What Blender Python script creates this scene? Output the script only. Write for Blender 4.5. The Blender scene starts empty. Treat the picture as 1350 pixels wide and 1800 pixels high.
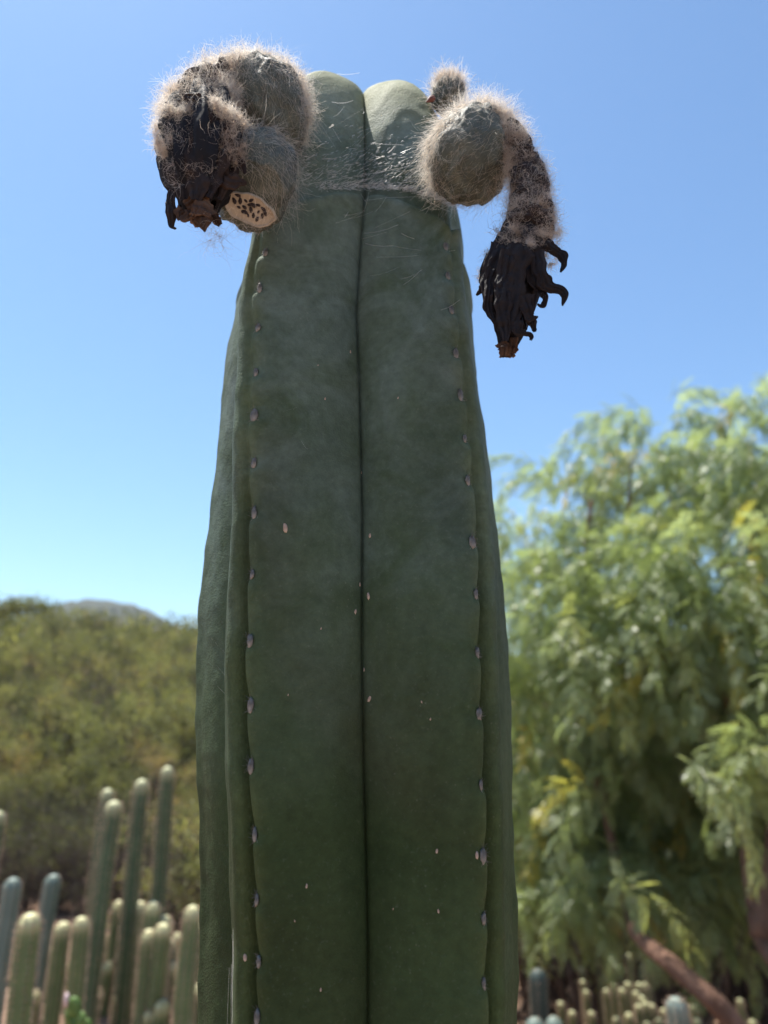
import bpy, math
import numpy as np
from mathutils import Matrix, Vector

rng = np.random.default_rng(11)
S = bpy.context.scene
COL = S.collection
R_ = math.radians

# ------------------------------------------------------------------ camera
PITCH = R_(15.0)
EYE = np.array([0.0, 0.0, 1.5])
FPX = 1350.0                       # focal length in pixels of the 1350 x 1800 photograph
cam = bpy.data.cameras.new('camera')
camo = bpy.data.objects.new('camera', cam)
COL.objects.link(camo)
camo.location = EYE
camo.rotation_euler = (R_(90) + PITCH, 0, 0)
cam.sensor_fit = 'VERTICAL'
cam.sensor_height = 36.0
cam.lens = 27.0
cam.clip_start = 0.02
cam.clip_end = 3000
cam.dof.use_dof = True
cam.dof.focus_distance = 0.392
cam.dof.aperture_fstop = 27.0 / 3.7
S.camera = camo

# ------------------------------------------------------------------ sky, sun, exposure
SUN_EL, SUN_AZ = R_(69.0), R_(-50.0)      # azimuth from the viewing direction, negative = left
world = bpy.data.worlds.new('World')
S.world = world
world.use_nodes = True
wn = world.node_tree.nodes
sky = wn.new('ShaderNodeTexSky')
sky.sky_type = 'NISHITA'
sky.sun_disc = False
sky.sun_elevation = SUN_EL
sky.sun_rotation = SUN_AZ
sky.altitude = 0
sky.air_density = 1.0
sky.dust_density = 0.5
sky.ozone_density = 3.0
wb = wn.new('ShaderNodeMix')                # white balance of the whole sky
wb.data_type, wb.blend_type = 'RGBA', 'MULTIPLY'
wb.inputs[0].default_value = 1.0
wb.inputs[7].default_value = (0.79, 0.96, 1.02, 1)
world.node_tree.links.new(sky.outputs[0], wb.inputs[6])
world.node_tree.links.new(wb.outputs[2], wn['Background'].inputs[0])
wn['Background'].inputs[1].default_value = 0.097
sl = bpy.data.lights.new('sun', 'SUN')
sl.energy = 5.0
sl.angle = R_(0.5)
sl.color = (1.0, 0.955, 0.88)
so = bpy.data.objects.new('sun', sl)
COL.objects.link(so)
sdir = Vector((math.sin(SUN_AZ) * math.cos(SUN_EL), math.cos(SUN_AZ) * math.cos(SUN_EL), math.sin(SUN_EL)))
so.rotation_euler = sdir.to_track_quat('Z', 'Y').to_euler()
so.location = (0, 0, 30)

S.view_settings.view_transform = 'Standard'
S.view_settings.look = 'None'
S.view_settings.gamma = 1
S.view_settings.exposure = 1.05
S.render.engine = 'CYCLES'
S.cycles.use_denoising = True
S.cycles.max_bounces = 10
S.cycles.diffuse_bounces = 8
S.cycles.transmission_bounces = 6

# ------------------------------------------------------------------ helpers
def at(px, py, Y):
    """world point on the plane y = Y seen at a pixel of the photograph"""
    d = np.array([(px - 675) / FPX,
                  math.cos(PITCH) - (900 - py) / FPX * math.sin(PITCH),
                  math.sin(PITCH) + (900 - py) / FPX * math.cos(PITCH)])
    return EYE + d * (Y / d[1])

def sstep(a, b, x):
    t = np.clip((np.asarray(x, float) - a) / (b - a), 0, 1)
    return t * t * (3 - 2 * t)

_perm = np.random.default_rng(5).random((64, 64, 64))
def vnoise(P, scale=1.0, seed=0.0):
    """smooth value noise, -1..1"""
    Q = np.asarray(P, float) * scale + seed * 17.31
    i = np.floor(Q).astype(int)
    f = Q - i
    f = f * f * (3 - 2 * f)
    out = 0
    for dx in (0, 1):
        for dy in (0, 1):
            for dz in (0, 1):
                w = (f[..., 0] if dx else 1 - f[..., 0]) * (f[..., 1] if dy else 1 - f[..., 1]) * (f[..., 2] if dz else 1 - f[..., 2])
                out = out + w * _perm[(i[..., 0] + dx) % 64, (i[..., 1] + dy) % 64, (i[..., 2] + dz) % 64]
    return out * 2 - 1

def fbm(P, scale, oct=3, seed=0.0):
    s, a = 0, 1.0
    for k in range(oct):
        s = s + a * vnoise(P, scale * 2 ** k, seed + k * 3.7)
        a *= 0.5
    return s / 1.6

def norm(v):
    v = np.asarray(v, float)
    return v / np.maximum(np.linalg.norm(v, axis=-1, keepdims=True), 1e-12)

def mesh_np(name, V, F, smooth=True, attrs=None):
    V = np.ascontiguousarray(V, np.float32)
    Fs = F if isinstance(F, list) else [F]
    me = bpy.data.meshes.new(name)
    me.vertices.add(len(V))
    me.vertices.foreach_set('co', V.ravel())
    loops = np.concatenate([f.ravel() for f in Fs]).astype(np.int32)
    starts, off = [], 0
    for f in Fs:
        starts.append(off + np.arange(len(f)) * f.shape[1])
        off += f.size
    starts = np.concatenate(starts).astype(np.int32)
    me.loops.add(len(loops))
    me.loops.foreach_set('vertex_index', loops)
    me.polygons.add(len(starts))
    me.polygons.foreach_set('loop_start', starts)
    me.update(calc_edges=True)
    me.validate()
    me.polygons.foreach_set('use_smooth', np.full(len(me.polygons), smooth))
    for k, a in (attrs or {}).items():
        at_ = me.attributes.new(k, 'FLOAT', 'POINT')
        at_.data.foreach_set('value', np.ascontiguousarray(a, np.float32))
    return me

ORG = {}
def link(o, parent=None):
    COL.objects.link(o)
    if parent is not None:
        o.parent = parent
    return o

def tag(o, label=None, cat=None, group=None, kind=None):
    for k, v in (('label', label), ('category', cat), ('group', group), ('kind', kind)):
        if v:
            o[k] = v
    return o

def thing(name, loc, label, cat, group=None):
    o = bpy.data.objects.new(name, None)
    o.empty_display_size = 0.05
    o.location = [float(c) for c in loc]
    link(o)
    ORG[o] = np.array(loc, float)
    return tag(o, label, cat, group)

def obj(name, V, F, mat, parent=None, smooth=True, attrs=None, origin=None):
    """V in world coordinates; a child keeps its root's origin"""
    org = ORG[parent] if parent is not None else (np.zeros(3) if origin is None else np.array(origin, float))
    me = mesh_np(name, np.asarray(V) - org, F, smooth, attrs)
    me.materials.append(mat)
    o = bpy.data.objects.new(name, me)
    if parent is None:
        o.location = org
    link(o, parent)
    ORG[o] = org
    return o

def piece(name, me, M, parent):
    """a small part with shared mesh data; M = world matrix"""
    o = bpy.data.objects.new(name, me)
    link(o, parent)
    o.matrix_local = Matrix.Translation(-Vector(ORG[parent])) @ M
    return o

def grid_faces(n, m, close=True, off=0):
    """n rows of m verts"""
    i = np.arange(n - 1)[:, None]
    j = np.arange(m if close else m - 1)[None, :]
    j2 = (j + 1) % m
    F = np.stack([i * m + j, i * m + j2, (i + 1) * m + j2, (i + 1) * m + j], -1).reshape(-1, 4)
    return F + off

def join(parts):
    Vs, Fs, off = [], {}, 0
    for V, F in parts:
        for f in (F if isinstance(F, list) else [F]):
            Fs.setdefault(f.shape[1], []).append(f + off)
        Vs.append(V)
        off += len(V)
    return np.concatenate(Vs), [np.concatenate(v) for v in Fs.values()]

def tubes(P, rad, sides=3):
    """P (n,m,3) centre lines, rad (n,m) radii -> one mesh"""
    n, m, _ = P.shape
    T = np.gradient(P, axis=1)
    T = norm(T)
    ref = np.where(np.abs(T[..., 2:3]) > 0.9, np.array([1.0, 0, 0]), np.array([0, 0, 1.0]))
    A = norm(np.cross(T, ref))
    B = np.cross(T, A)
    a = np.arange(sides) * 2 * np.pi / sides
    V = P[:, :, None, :] + rad[:, :, None, None] * (np.cos(a)[None, None, :, None] * A[:, :, None, :] + np.sin(a)[None, None, :, None] * B[:, :, None, :])
    F0 = grid_faces(m, sides, True)
    F = (F0[None] + (np.arange(n) * m * sides)[:, None, None]).reshape(-1, 4)
    return V.reshape(-1, 3), F

def ribbons(P, rad):
    """flat fibres"""
    n, m, _ = P.shape
    T = norm(np.gradient(P, axis=1))
    A = norm(np.cross(T, np.random.default_rng(n).normal(size=(n, 1, 3))))
    V = np.stack([P - rad[..., None] * A, P + rad[..., None] * A], 2)
    F0 = grid_faces(m, 2, False)
    F = (F0[None] + (np.arange(n) * m * 2)[:, None, None]).reshape(-1, 4)
    return V.reshape(-1, 3), F

def tube1(path, rad, sides=10, cap=True):
    path = np.asarray(path, float)
    rad = np.asarray(rad, float)
    V, F = tubes(path[None], rad[None], sides)
    if cap:
        V = np.concatenate([V, path[:1], path[-1:]])
        m = len(path)
        j = np.arange(sides)
        a = np.stack([j, np.full(sides, m * sides), (j + 1) % sides], -1)
        b = np.stack([(m - 1) * sides + j, (m - 1) * sides + (j + 1) % sides, np.full(sides, m * sides + 1)], -1)
        return V, [F, np.concatenate([a, b])]
    return V, F

def spline(pts, n):
    """Catmull-Rom through pts"""
    pts = np.asarray(pts, float)
    P = np.concatenate([2 * pts[:1] - pts[1:2], pts, 2 * pts[-1:] - pts[-2:-1]])
    k = len(pts) - 1
    u = np.linspace(0, k, n)
    i = np.minimum(u.astype(int), k - 1)
    t = (u - i)[:, None]
    p0, p1, p2, p3 = P[i], P[i + 1], P[i + 2], P[i + 3]
    return 0.5 * ((2 * p1) + (-p0 + p2) * t + (2 * p0 - 5 * p1 + 4 * p2 - p3) * t ** 2 + (-p0 + 3 * p1 - 3 * p2 + p3) * t ** 3)

def strands(roots, dirs, length, m=7, curl=0.3, wander=0.1, sag=0.0, rad=6e-5, r=rng, flat=False):
    """hairs: start at roots, head off along dirs, curl with a steady turn"""
    n = len(roots)
    d = norm(dirs)
    ax = norm(r.normal(size=(n, 3)))
    ang = curl * r.normal(1.0, 0.35, size=n)[:, None]
    step = (np.asarray(length) / (m - 1))[:, None] * np.ones((n, 1))
    P = np.empty((n, m, 3))
    P[:, 0] = roots
    for k in range(1, m):
        d = d * np.cos(ang) + np.cross(ax, d) * np.sin(ang) + ax * (np.sum(ax * d, 1, keepdims=True)) * (1 - np.cos(ang))
        d = norm(d + wander * r.normal(size=(n, 3)) + np.array([0, 0, -sag]))
        P[:, k] = P[:, k - 1] + d * step
    rr = rad * r.uniform(0.6, 1.3, size=(n, 1)) * np.linspace(1, 0.45, m)[None]
    return ribbons(P, rr) if flat else tubes(P, rr)

# ------------------------------------------------------------------ materials
def new_mat(name):
    m = bpy.data.materials.new(name)
    m.use_nodes = True
    nt = m.node_tree
    return m, nt, nt.nodes['Principled BSDF']

class NB:
    """tiny node builder"""
    def __init__(s, nt):
        s.nt = nt
        s.tc = nt.nodes.new('ShaderNodeTexCoord')
    def n(s, t, **kw):
        x = s.nt.nodes.new(t)
        for k, v in kw.items():
            setattr(x, k, v)
        return x
    def l(s, a, b):
        s.nt.links.new(a, b)
    def mapping(s, scale=(1, 1, 1), src='Object'):
        m = s.n('ShaderNodeMapping')
        m.inputs['Scale'].default_value = scale
        s.l(s.tc.outputs[src], m.inputs[0])
        return m.outputs[0]
    def noise(s, scale, detail=4, rough=0.55, vec=None, dist=0.0):
        x = s.n('ShaderNodeTexNoise')
        x.inputs['Scale'].default_value = scale
        x.inputs['Detail'].default_value = detail
        x.inputs['Roughness'].default_value = rough
        x.inputs['Distortion'].default_value = dist
        s.l(vec if vec is not None else s.tc.outputs['Object'], x.inputs['Vector'])
        return x.outputs['Fac']
    def ramp(s, fac, stops):
        x = s.n('ShaderNodeValToRGB')
        e = x.color_ramp.elements
        while len(e) < len(stops):
            e.new(0.5)
        for el, (p, c) in zip(e, stops):
            el.position = p
            el.color = (c[0], c[1], c[2], 1) if not np.isscalar(c) else (c, c, c, 1)
        s.l(fac, x.inputs[0])
        return x.outputs[0]
    def mix(s, fac, a, b, mode='MIX'):
        x = s.n('ShaderNodeMix', data_type='RGBA', blend_type=mode)
        for i, v in ((0, fac), (6, a), (7, b)):
            if hasattr(v, 'is_linked') or isinstance(v, bpy.types.NodeSocket):
                s.l(v, x.inputs[i])
            elif i == 0:
                x.inputs[0].default_value = v
            else:
                x.inputs[i].default_value = (*v, 1)
        return x.outputs[2]
    def math(s, op, a, b=0.0):
        x = s.n('ShaderNodeMath', operation=op)
        for i, v in ((0, a), (1, b)):
            if isinstance(v, bpy.types.NodeSocket):
                s.l(v, x.inputs[i])
            else:
                x.inputs[i].default_value = v
        return x.outputs[0]
    def attr(s, name):
        x = s.n('ShaderNodeAttribute', attribute_name=name)
        return x.outputs['Fac']
    def bump(s, h, strength, dist):
        x = s.n('ShaderNodeBump')
        x.inputs['Strength'].default_value = strength
        x.inputs['Distance'].default_value = dist
        s.l(h, x.inputs['Height'])
        return x.outputs[0]

def leaf_mat(name, stops, trans=0.35, rough=0.5, spec=0.4, tcol=(1.25, 1.25, 0.6)):
    """leaf: tint attribute picks the colour, light passes through"""
    m, nt, p = new_mat(name)
    b = NB(nt)
    col = b.ramp(b.attr('tint'), stops)
    p.inputs['Roughness'].default_value = rough
    p.inputs['Specular IOR Level'].default_value = spec
    b.l(col, p.inputs['Base Color'])
    tr = b.n('ShaderNodeBsdfTranslucent')
    b.l(b.mix(1.0, col, tcol, 'MULTIPLY'), tr.inputs[0])
    mx = b.n('ShaderNodeMixShader')
    mx.inputs[0].default_value = trans
    b.l(p.outputs[0], mx.inputs[1])
    b.l(tr.outputs[0], mx.inputs[2])
    b.l(mx.outputs[0], nt.nodes['Material Output'].inputs[0])
    return m

def simple(name, c1, c2, scale=20, rough=0.7, spec=0.3, bump=0.0, bdist=0.01, detail=5, vec=None):
    m, nt, p = new_mat(name)
    b = NB(nt)
    v = b.mapping(vec) if vec else None
    f = b.noise(scale, detail, 0.6, v)
    b.l(b.ramp(f, [(0.3, c1), (0.7, c2)]), p.inputs['Base Color'])
    p.inputs['Roughness'].default_value = rough
    p.inputs['Specular IOR Level'].default_value = spec
    if bump:
        b.l(b.bump(b.noise(scale * 3, 5, 0.6, v), bump, bdist), p.inputs['Normal'])
    return m

def fibre(name, c1, c2, trans=0.4, rough=0.5, fwd=0.0):
    """silky fibre: reflects, lets light through, and scatters part of it forward"""
    m, nt, p = new_mat(name)
    b = NB(nt)
    col = b.ramp(b.noise(120, 3), [(0.35, c1), (0.65, c2)])
    b.l(col, p.inputs['Base Color'])
    p.inputs['Roughness'].default_value = rough
    p.inputs['Specular IOR Level'].default_value = 0.5
    tr = b.n('ShaderNodeBsdfTranslucent')
    b.l(col, tr.inputs[0])
    through = tr.outputs[0]
    if fwd:
        rf = b.n('ShaderNodeBsdfRefraction')
        rf.inputs['Roughness'].default_value = 0.68
        rf.inputs['IOR'].default_value = 1.2
        b.l(col, rf.inputs['Color'])
        m2 = b.n('ShaderNodeMixShader')
        m2.inputs[0].default_value = fwd
        b.l(through, m2.inputs[1])
        b.l(rf.outputs[0], m2.inputs[2])
        through = m2.outputs[0]
    mx = b.n('ShaderNodeMixShader')
    mx.inputs[0].default_value = trans
    b.l(p.outputs[0], mx.inputs[1])
    b.l(through, mx.inputs[2])
    b.l(mx.outputs[0], nt.nodes['Material Output'].inputs[0])
    return m

def stem_material():
    m, nt, p = new_mat('cactus_skin')
    b = NB(nt)
    big = b.noise(11, 4, 0.55, b.mapping((1, 1, 0.55)), 0.4)
    col = b.ramp(big, [(0.30, (0.024, 0.039, 0.014)), (0.50, (0.043, 0.065, 0.026)), (0.68, (0.070, 0.098, 0.050))])
    # reddish, sun-burnt clouds
    br = b.ramp(b.noise(7, 3, 0.5, b.mapping((1, 1, 0.6)), 0.6), [(0.54, 0.0), (0.75, 0.55)])
    col = b.mix(br, col, (0.040, 0.040, 0.018))
    # dusty wax bloom of younger growth, plus lens glare painted in towards the top
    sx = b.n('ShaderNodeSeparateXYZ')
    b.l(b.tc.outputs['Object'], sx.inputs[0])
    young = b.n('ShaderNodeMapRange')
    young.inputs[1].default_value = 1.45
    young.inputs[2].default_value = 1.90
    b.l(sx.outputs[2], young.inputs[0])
    wax_glare = b.math('MULTIPLY', b.ramp(b.noise(26, 6, 0.65, None, 0.8), [(0.35, 0.25), (0.7, 1.0)]), young.outputs[0])
    col = b.mix(b.math('MULTIPLY', wax_glare, 0.88), col, (0.215, 0.275, 0.265))
    dm = b.n('ShaderNodeMapRange')
    dm.inputs[1].default_value = 1.83
    dm.inputs[2].default_value = 1.89
    b.l(sx.outputs[2], dm.inputs[0])
    col = b.mix(b.math('MULTIPLY', dm.outputs[0], 0.9), col, (0.235, 0.240, 0.140))  # dome tinted pale and warm, its sunlit tone put into the colour
    # yellow-green rib edges
    col = b.mix(b.math('MULTIPLY', b.attr('crest'), 0.34), col, (0.145, 0.180, 0.065))
    # fine pale specks
    vo = b.n('ShaderNodeTexVoronoi')
    vo.inputs['Scale'].default_value = 330
    b.l(b.tc.outputs['Object'], vo.inputs['Vector'])
    sp = b.ramp(vo.outputs['Distance'], [(0.10, 1.0), (0.20, 0.0)])
    sel = b.ramp(b.noise(48, 3), [(0.55, 0.0), (0.72, 1.0)])
    col = b.mix(b.math('MULTIPLY', b.math('MULTIPLY', sp, sel), 0.14), col, (0.40, 0.40, 0.33))
    sc_ = b.ramp(b.noise(75, 5, 0.6, b.mapping((1, 1, 0.5)), 1.2), [(0.70, 0.0), (0.74, 1.0)])
    gate = b.ramp(b.noise(9, 2), [(0.52, 0.0), (0.62, 1.0)])
    col = b.mix(b.math('MULTIPLY', b.math('MULTIPLY', sc_, gate), 0.5), col, (0.17, 0.15, 0.11))
    dust = b.ramp(b.noise(520, 3, 0.6), [(0.60, 0.0), (0.75, 1.0)])
    col = b.mix(b.math('MULTIPLY', dust, 0.09), col, (0.30, 0.31, 0.27))
    fine = b.noise(210, 4, 0.7)
    col = b.mix(0.30, col, b.ramp(fine, [(0.3, 0.25), (0.7, 0.85)]), 'OVERLAY')
    b.l(col, p.inputs['Base Color'])
    b.l(b.ramp(b.noise(30, 4), [(0.3, 0.66), (0.7, 0.82)]), p.inputs['Roughness'])
    p.inputs['Specular IOR Level'].default_value = 0.10
    p.inputs['Subsurface Weight'].default_value = 0.0
    pore = b.n('ShaderNodeTexVoronoi')
    pore.inputs['Scale'].default_value = 900
    b.l(b.tc.outputs['Object'], pore.inputs['Vector'])
    hgt = b.math('ADD', b.math('MULTIPLY', fine, 0.5), b.noise(60, 3))
    hgt = b.math('ADD', hgt, b.math('MULTIPLY', pore.outputs['Distance'], 0.35))
    b.l(b.bump(hgt, 0.4, 0.0015), p.inputs['Normal'])
    return m

M = {}
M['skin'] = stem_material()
M['felt'] = fibre('areole_felt', (0.09, 0.085, 0.075), (0.33, 0.31, 0.28), 0.2)
M['flake'] = simple('flake', (0.30, 0.20, 0.15), (0.55, 0.44, 0.35), 300, 0.8)
M['fruit'] = None
M['wool'] = fibre('pale_wool', (0.72, 0.62, 0.52), (0.97, 0.92, 0.84), 0.75, 0.5, 0.6)
M['brownwool'] = fibre('brown_wool', (0.46, 0.36, 0.28), (0.90, 0.80, 0.68), 0.7, 0.5, 0.5)
M['web'] = fibre('web_silk', (0.88, 0.85, 0.82), (0.97, 0.95, 0.93), 0.7, 0.3, 0.5)
M['pulp'] = simple('pulp', (0.34, 0.29, 0.225), (0.50, 0.45, 0.37), 160, 0.7, 0.3, 0.4, 0.001)
M['seed'] = simple('seed', (0.012, 0.010, 0.012), (0.04, 0.03, 0.035), 200, 0.4)

def fruit_material():
    m, nt, p = new_mat('fruit_skin')
    b = NB(nt)
    c = b.ramp(b.noise(70, 6, 0.65, None, 0.8), [(0.3, (0.034, 0.042, 0.034)), (0.55, (0.075, 0.088, 0.068)), (0.75, (0.16, 0.175, 0.145))])
    b.l(c, p.inputs['Base Color'])
    p.inputs['Roughness'].default_value = 0.65
    b.l(b.bump(b.noise(160, 6, 0.7, b.mapping((1, 1, 0.4)), 1.0), 0.7, 0.0025), p.inputs['Normal'])
    return m
M['fruit'] = fruit_material()

def dead_material():
    m, nt, p = new_mat('withered_petal')
    b = NB(nt)
    c = b.ramp(b.noise(60, 6, 0.65, b.mapping((1, 1, 0.35)), 0.5), [(0.35, (0.004, 0.004, 0.007)), (0.66, (0.011, 0.010, 0.012)), (0.86, (0.045, 0.028, 0.020))])
    c = b.mix(b.attr('tint'), c, b.ramp(b.noise(140, 4), [(0.3, (0.09, 0.045, 0.025)), (0.7, (0.22, 0.12, 0.065))]))
    b.l(c, p.inputs['Base Color'])
    p.inputs['Roughness'].default_value = 0.75
    p.inputs['Specular IOR Level'].default_value = 0.25
    b.l(b.bump(b.noise(220, 5, 0.7, b.mapping((1, 1, 0.25)), 0.6), 0.6, 0.0015), p.inputs['Normal'])
    return m
M['dead'] = dead_material()

# ------------------------------------------------------------------ ground, hillside, far hill
def terrain(x, y):
    x, y = np.asarray(x, float), np.asarray(y, float)
    r = np.hypot(x, y)
    ang = np.arctan2(x, np.maximum(y, 1e-6))
    front = (y > 0)
    up = sstep(8.5, 36, r) * 4.3 * front * (0.35 + 0.65 * sstep(0.35, -0.15, ang))
    up = up + sstep(36, 260, r) * 7 * front
    down = -1.75 * sstep(2.6, 7.8, y) * sstep(0.2, 1.6, x) * (1 - sstep(14, 34, r))
    P = np.stack([x, y, np.zeros_like(x)], -1)
    bumpy = 0.05 * fbm(P, 0.7, 3, 1.0) * sstep(0.8, 3, r) + 0.5 * fbm(P, 0.08, 3, 4.0) * sstep(14, 40, r)
    return (up + down) + bumpy

def build_ground():
    rad = np.concatenate([np.linspace(0, 14, 90), 14 * (60 ** np.linspace(0, 1, 110))[1:]])
    na = 240
    a = np.arange(na) * 2 * np.pi / na
    X = rad[:, None] * np.sin(a)
    Y = rad[:, None] * np.cos(a)
    V = np.stack([X, Y, terrain(X, Y)], -1).reshape(-1, 3)
    m, nt, p = new_mat('soil')
    b = NB(nt)
    c = b.ramp(b.noise(1.3, 8, 0.62), [(0.3, (0.20, 0.125, 0.085)), (0.55, (0.33, 0.215, 0.15)), (0.78, (0.45, 0.33, 0.245))])
    c2 = b.ramp(b.noise(28, 5, 0.7), [(0.35, 0.3), (0.7, 0.85)])
    c = b.mix(0.5, c, c2, 'OVERLAY')
    b.l(c, p.inputs['Base Color'])
    p.inputs['Roughness'].default_value = 0.92
    p.inputs['Specular IOR Level'].default_value = 0.15
    b.l(b.bump(b.noise(35, 6, 0.7), 0.8, 0.03), p.inputs['Normal'])
    g = obj('ground', V, grid_faces(len(rad), na), m)
    tag(g, 'reddish tan dry garden soil rising to a brushy hillside', 'ground', kind='structure')

def build_hills():
    n, mm = 420, 80
    u = np.linspace(-1, 1, n)
    v = np.linspace(0, 1, mm)
    X = (-150 + 520 * u)[None, :] * np.ones((mm, 1))
    Yb = 330 + 160 * v
    Y = Yb[:, None] * np.ones((1, n))
    ridge = 30 * np.exp(-((X + 150) / 58) ** 2) + 14 * np.exp(-((X + 190) / 130) ** 2) + 17 * np.exp(-((X - 40) / 150) ** 2) + 16 * np.exp(-((X + 420) / 120) ** 2)
    prof = np.sin(np.pi * np.clip(v, 0, 1))[:, None] ** 0.8
    P = np.stack([X, Y, np.zeros_like(X)], -1)
    Z = 8.5 + (ridge + 6) * prof + 7.0 * fbm(P, 0.03, 4, 2.0) * prof + 2.2 * fbm(P, 0.16, 3, 5.0) * prof - 4 * (1 - prof)
    V = np.stack([X, Y, Z], -1).reshape(-1, 3)
    m, nt, p = new_mat('far_scrub')
    b = NB(nt)
    c = b.ramp(b.noise(0.12, 7, 0.7), [(0.35, (0.035, 0.045, 0.025)), (0.55, (0.065, 0.072, 0.04)), (0.75, (0.13, 0.12, 0.085))])
    b.l(c, p.inputs['Base Color'])
    p.inputs['Roughness'].default_value = 1
    b.l(b.bump(b.noise(0.3, 6, 0.7), 1.0, 3.0), p.inputs['Normal'])
    o = obj('hill', V, grid_faces(mm, n, False), m)
    tag(o, 'grey scrub covered hill rising beyond the brush', 'hill', kind='structure')

build_ground()
build_hills()

# ------------------------------------------------------------------ the big column cactus
DCAM = 0.45
DELTA = 4.2
ZT = np.array([0, 0.6, 1.0, 1.28, 1.36, 1.40, 1.44, 1.48, 1.52, 1.56, 1.60, 1.64, 1.68, 1.72, 1.76, 1.80, 1.84])
RT = np.array([.082, .083, .084, .0846, .0876, .0894, .0918, .0946, .0960, .0964, .0944, .0914, .0887, .0856, .0820, .0800, .0775])
XT = np.array([-.011, -.011, -.011, -.0114, -.0116, -.0118, -.0130, -.0145, -.0155, -.0160, -.0160, -.0170, -.0181, -.0200, -.0182, -.0157, -.0140])
MULT = {  # how far each rib stands out, by height
    'fl': ([1.3, 1.5, 1.56, 1.60, 1.64, 1.72, 1.80, 1.86], [1.0, 1.0, 1.02, 1.06, 1.11, 1.15, 1.17, 1.15]),
    'fr': ([1.3, 1.5, 1.60, 1.72, 1.80, 1.86], [1.03, 1.04, 1.045, 1.10, 1.06, 1.05]),
    'bl': ([1.3, 1.84], [1.0, 1.0]), 'br': ([1.3, 1.84], [1.0, 1.0]), 'b': ([1.3, 1.84], [1.0, 1.0])}
LOBES = [('fl', -36), ('fr', 36), ('br', 108), ('b', 180), ('bl', -108)]
ZLIP, HDOME = 1.806, 0.115
SEAM_L = [(455, 462), (520, 448), (590, 438), (670, 424), (745, 420), (825, 420), (910, 430), (1015, 430), (1130, 428), (1240, 430), (1345, 431), (1465, 430), (1580, 434), (1690, 435), (1790, 432)]
SEAM_R = [(435, 790), (490, 791), (553, 798), (630, 815), (705, 820), (780, 823), (853, 828), (960, 831), (1050, 833), (1150, 838), (1255, 843), (1378, 846), (1500, 837), (1610, 839), (1725, 842)]
def crest_z(py, Y):
    return at(675, py, Y)[2]
AZ = {'fl': [crest_z(p[0], 0.373) for p in SEAM_L], 'fr': [crest_z(p[0], 0.380) for p in SEAM_R]}
AZ['bl'] = [z + 0.012 for z in np.arange(1.22, 1.80, 0.034)]
AZ['br'] = [z + 0.004 for z in np.arange(1.22, 1.80, 0.036)]
AZ['b'] = [z for z in np.arange(1.22, 1.80, 0.036)]

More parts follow.
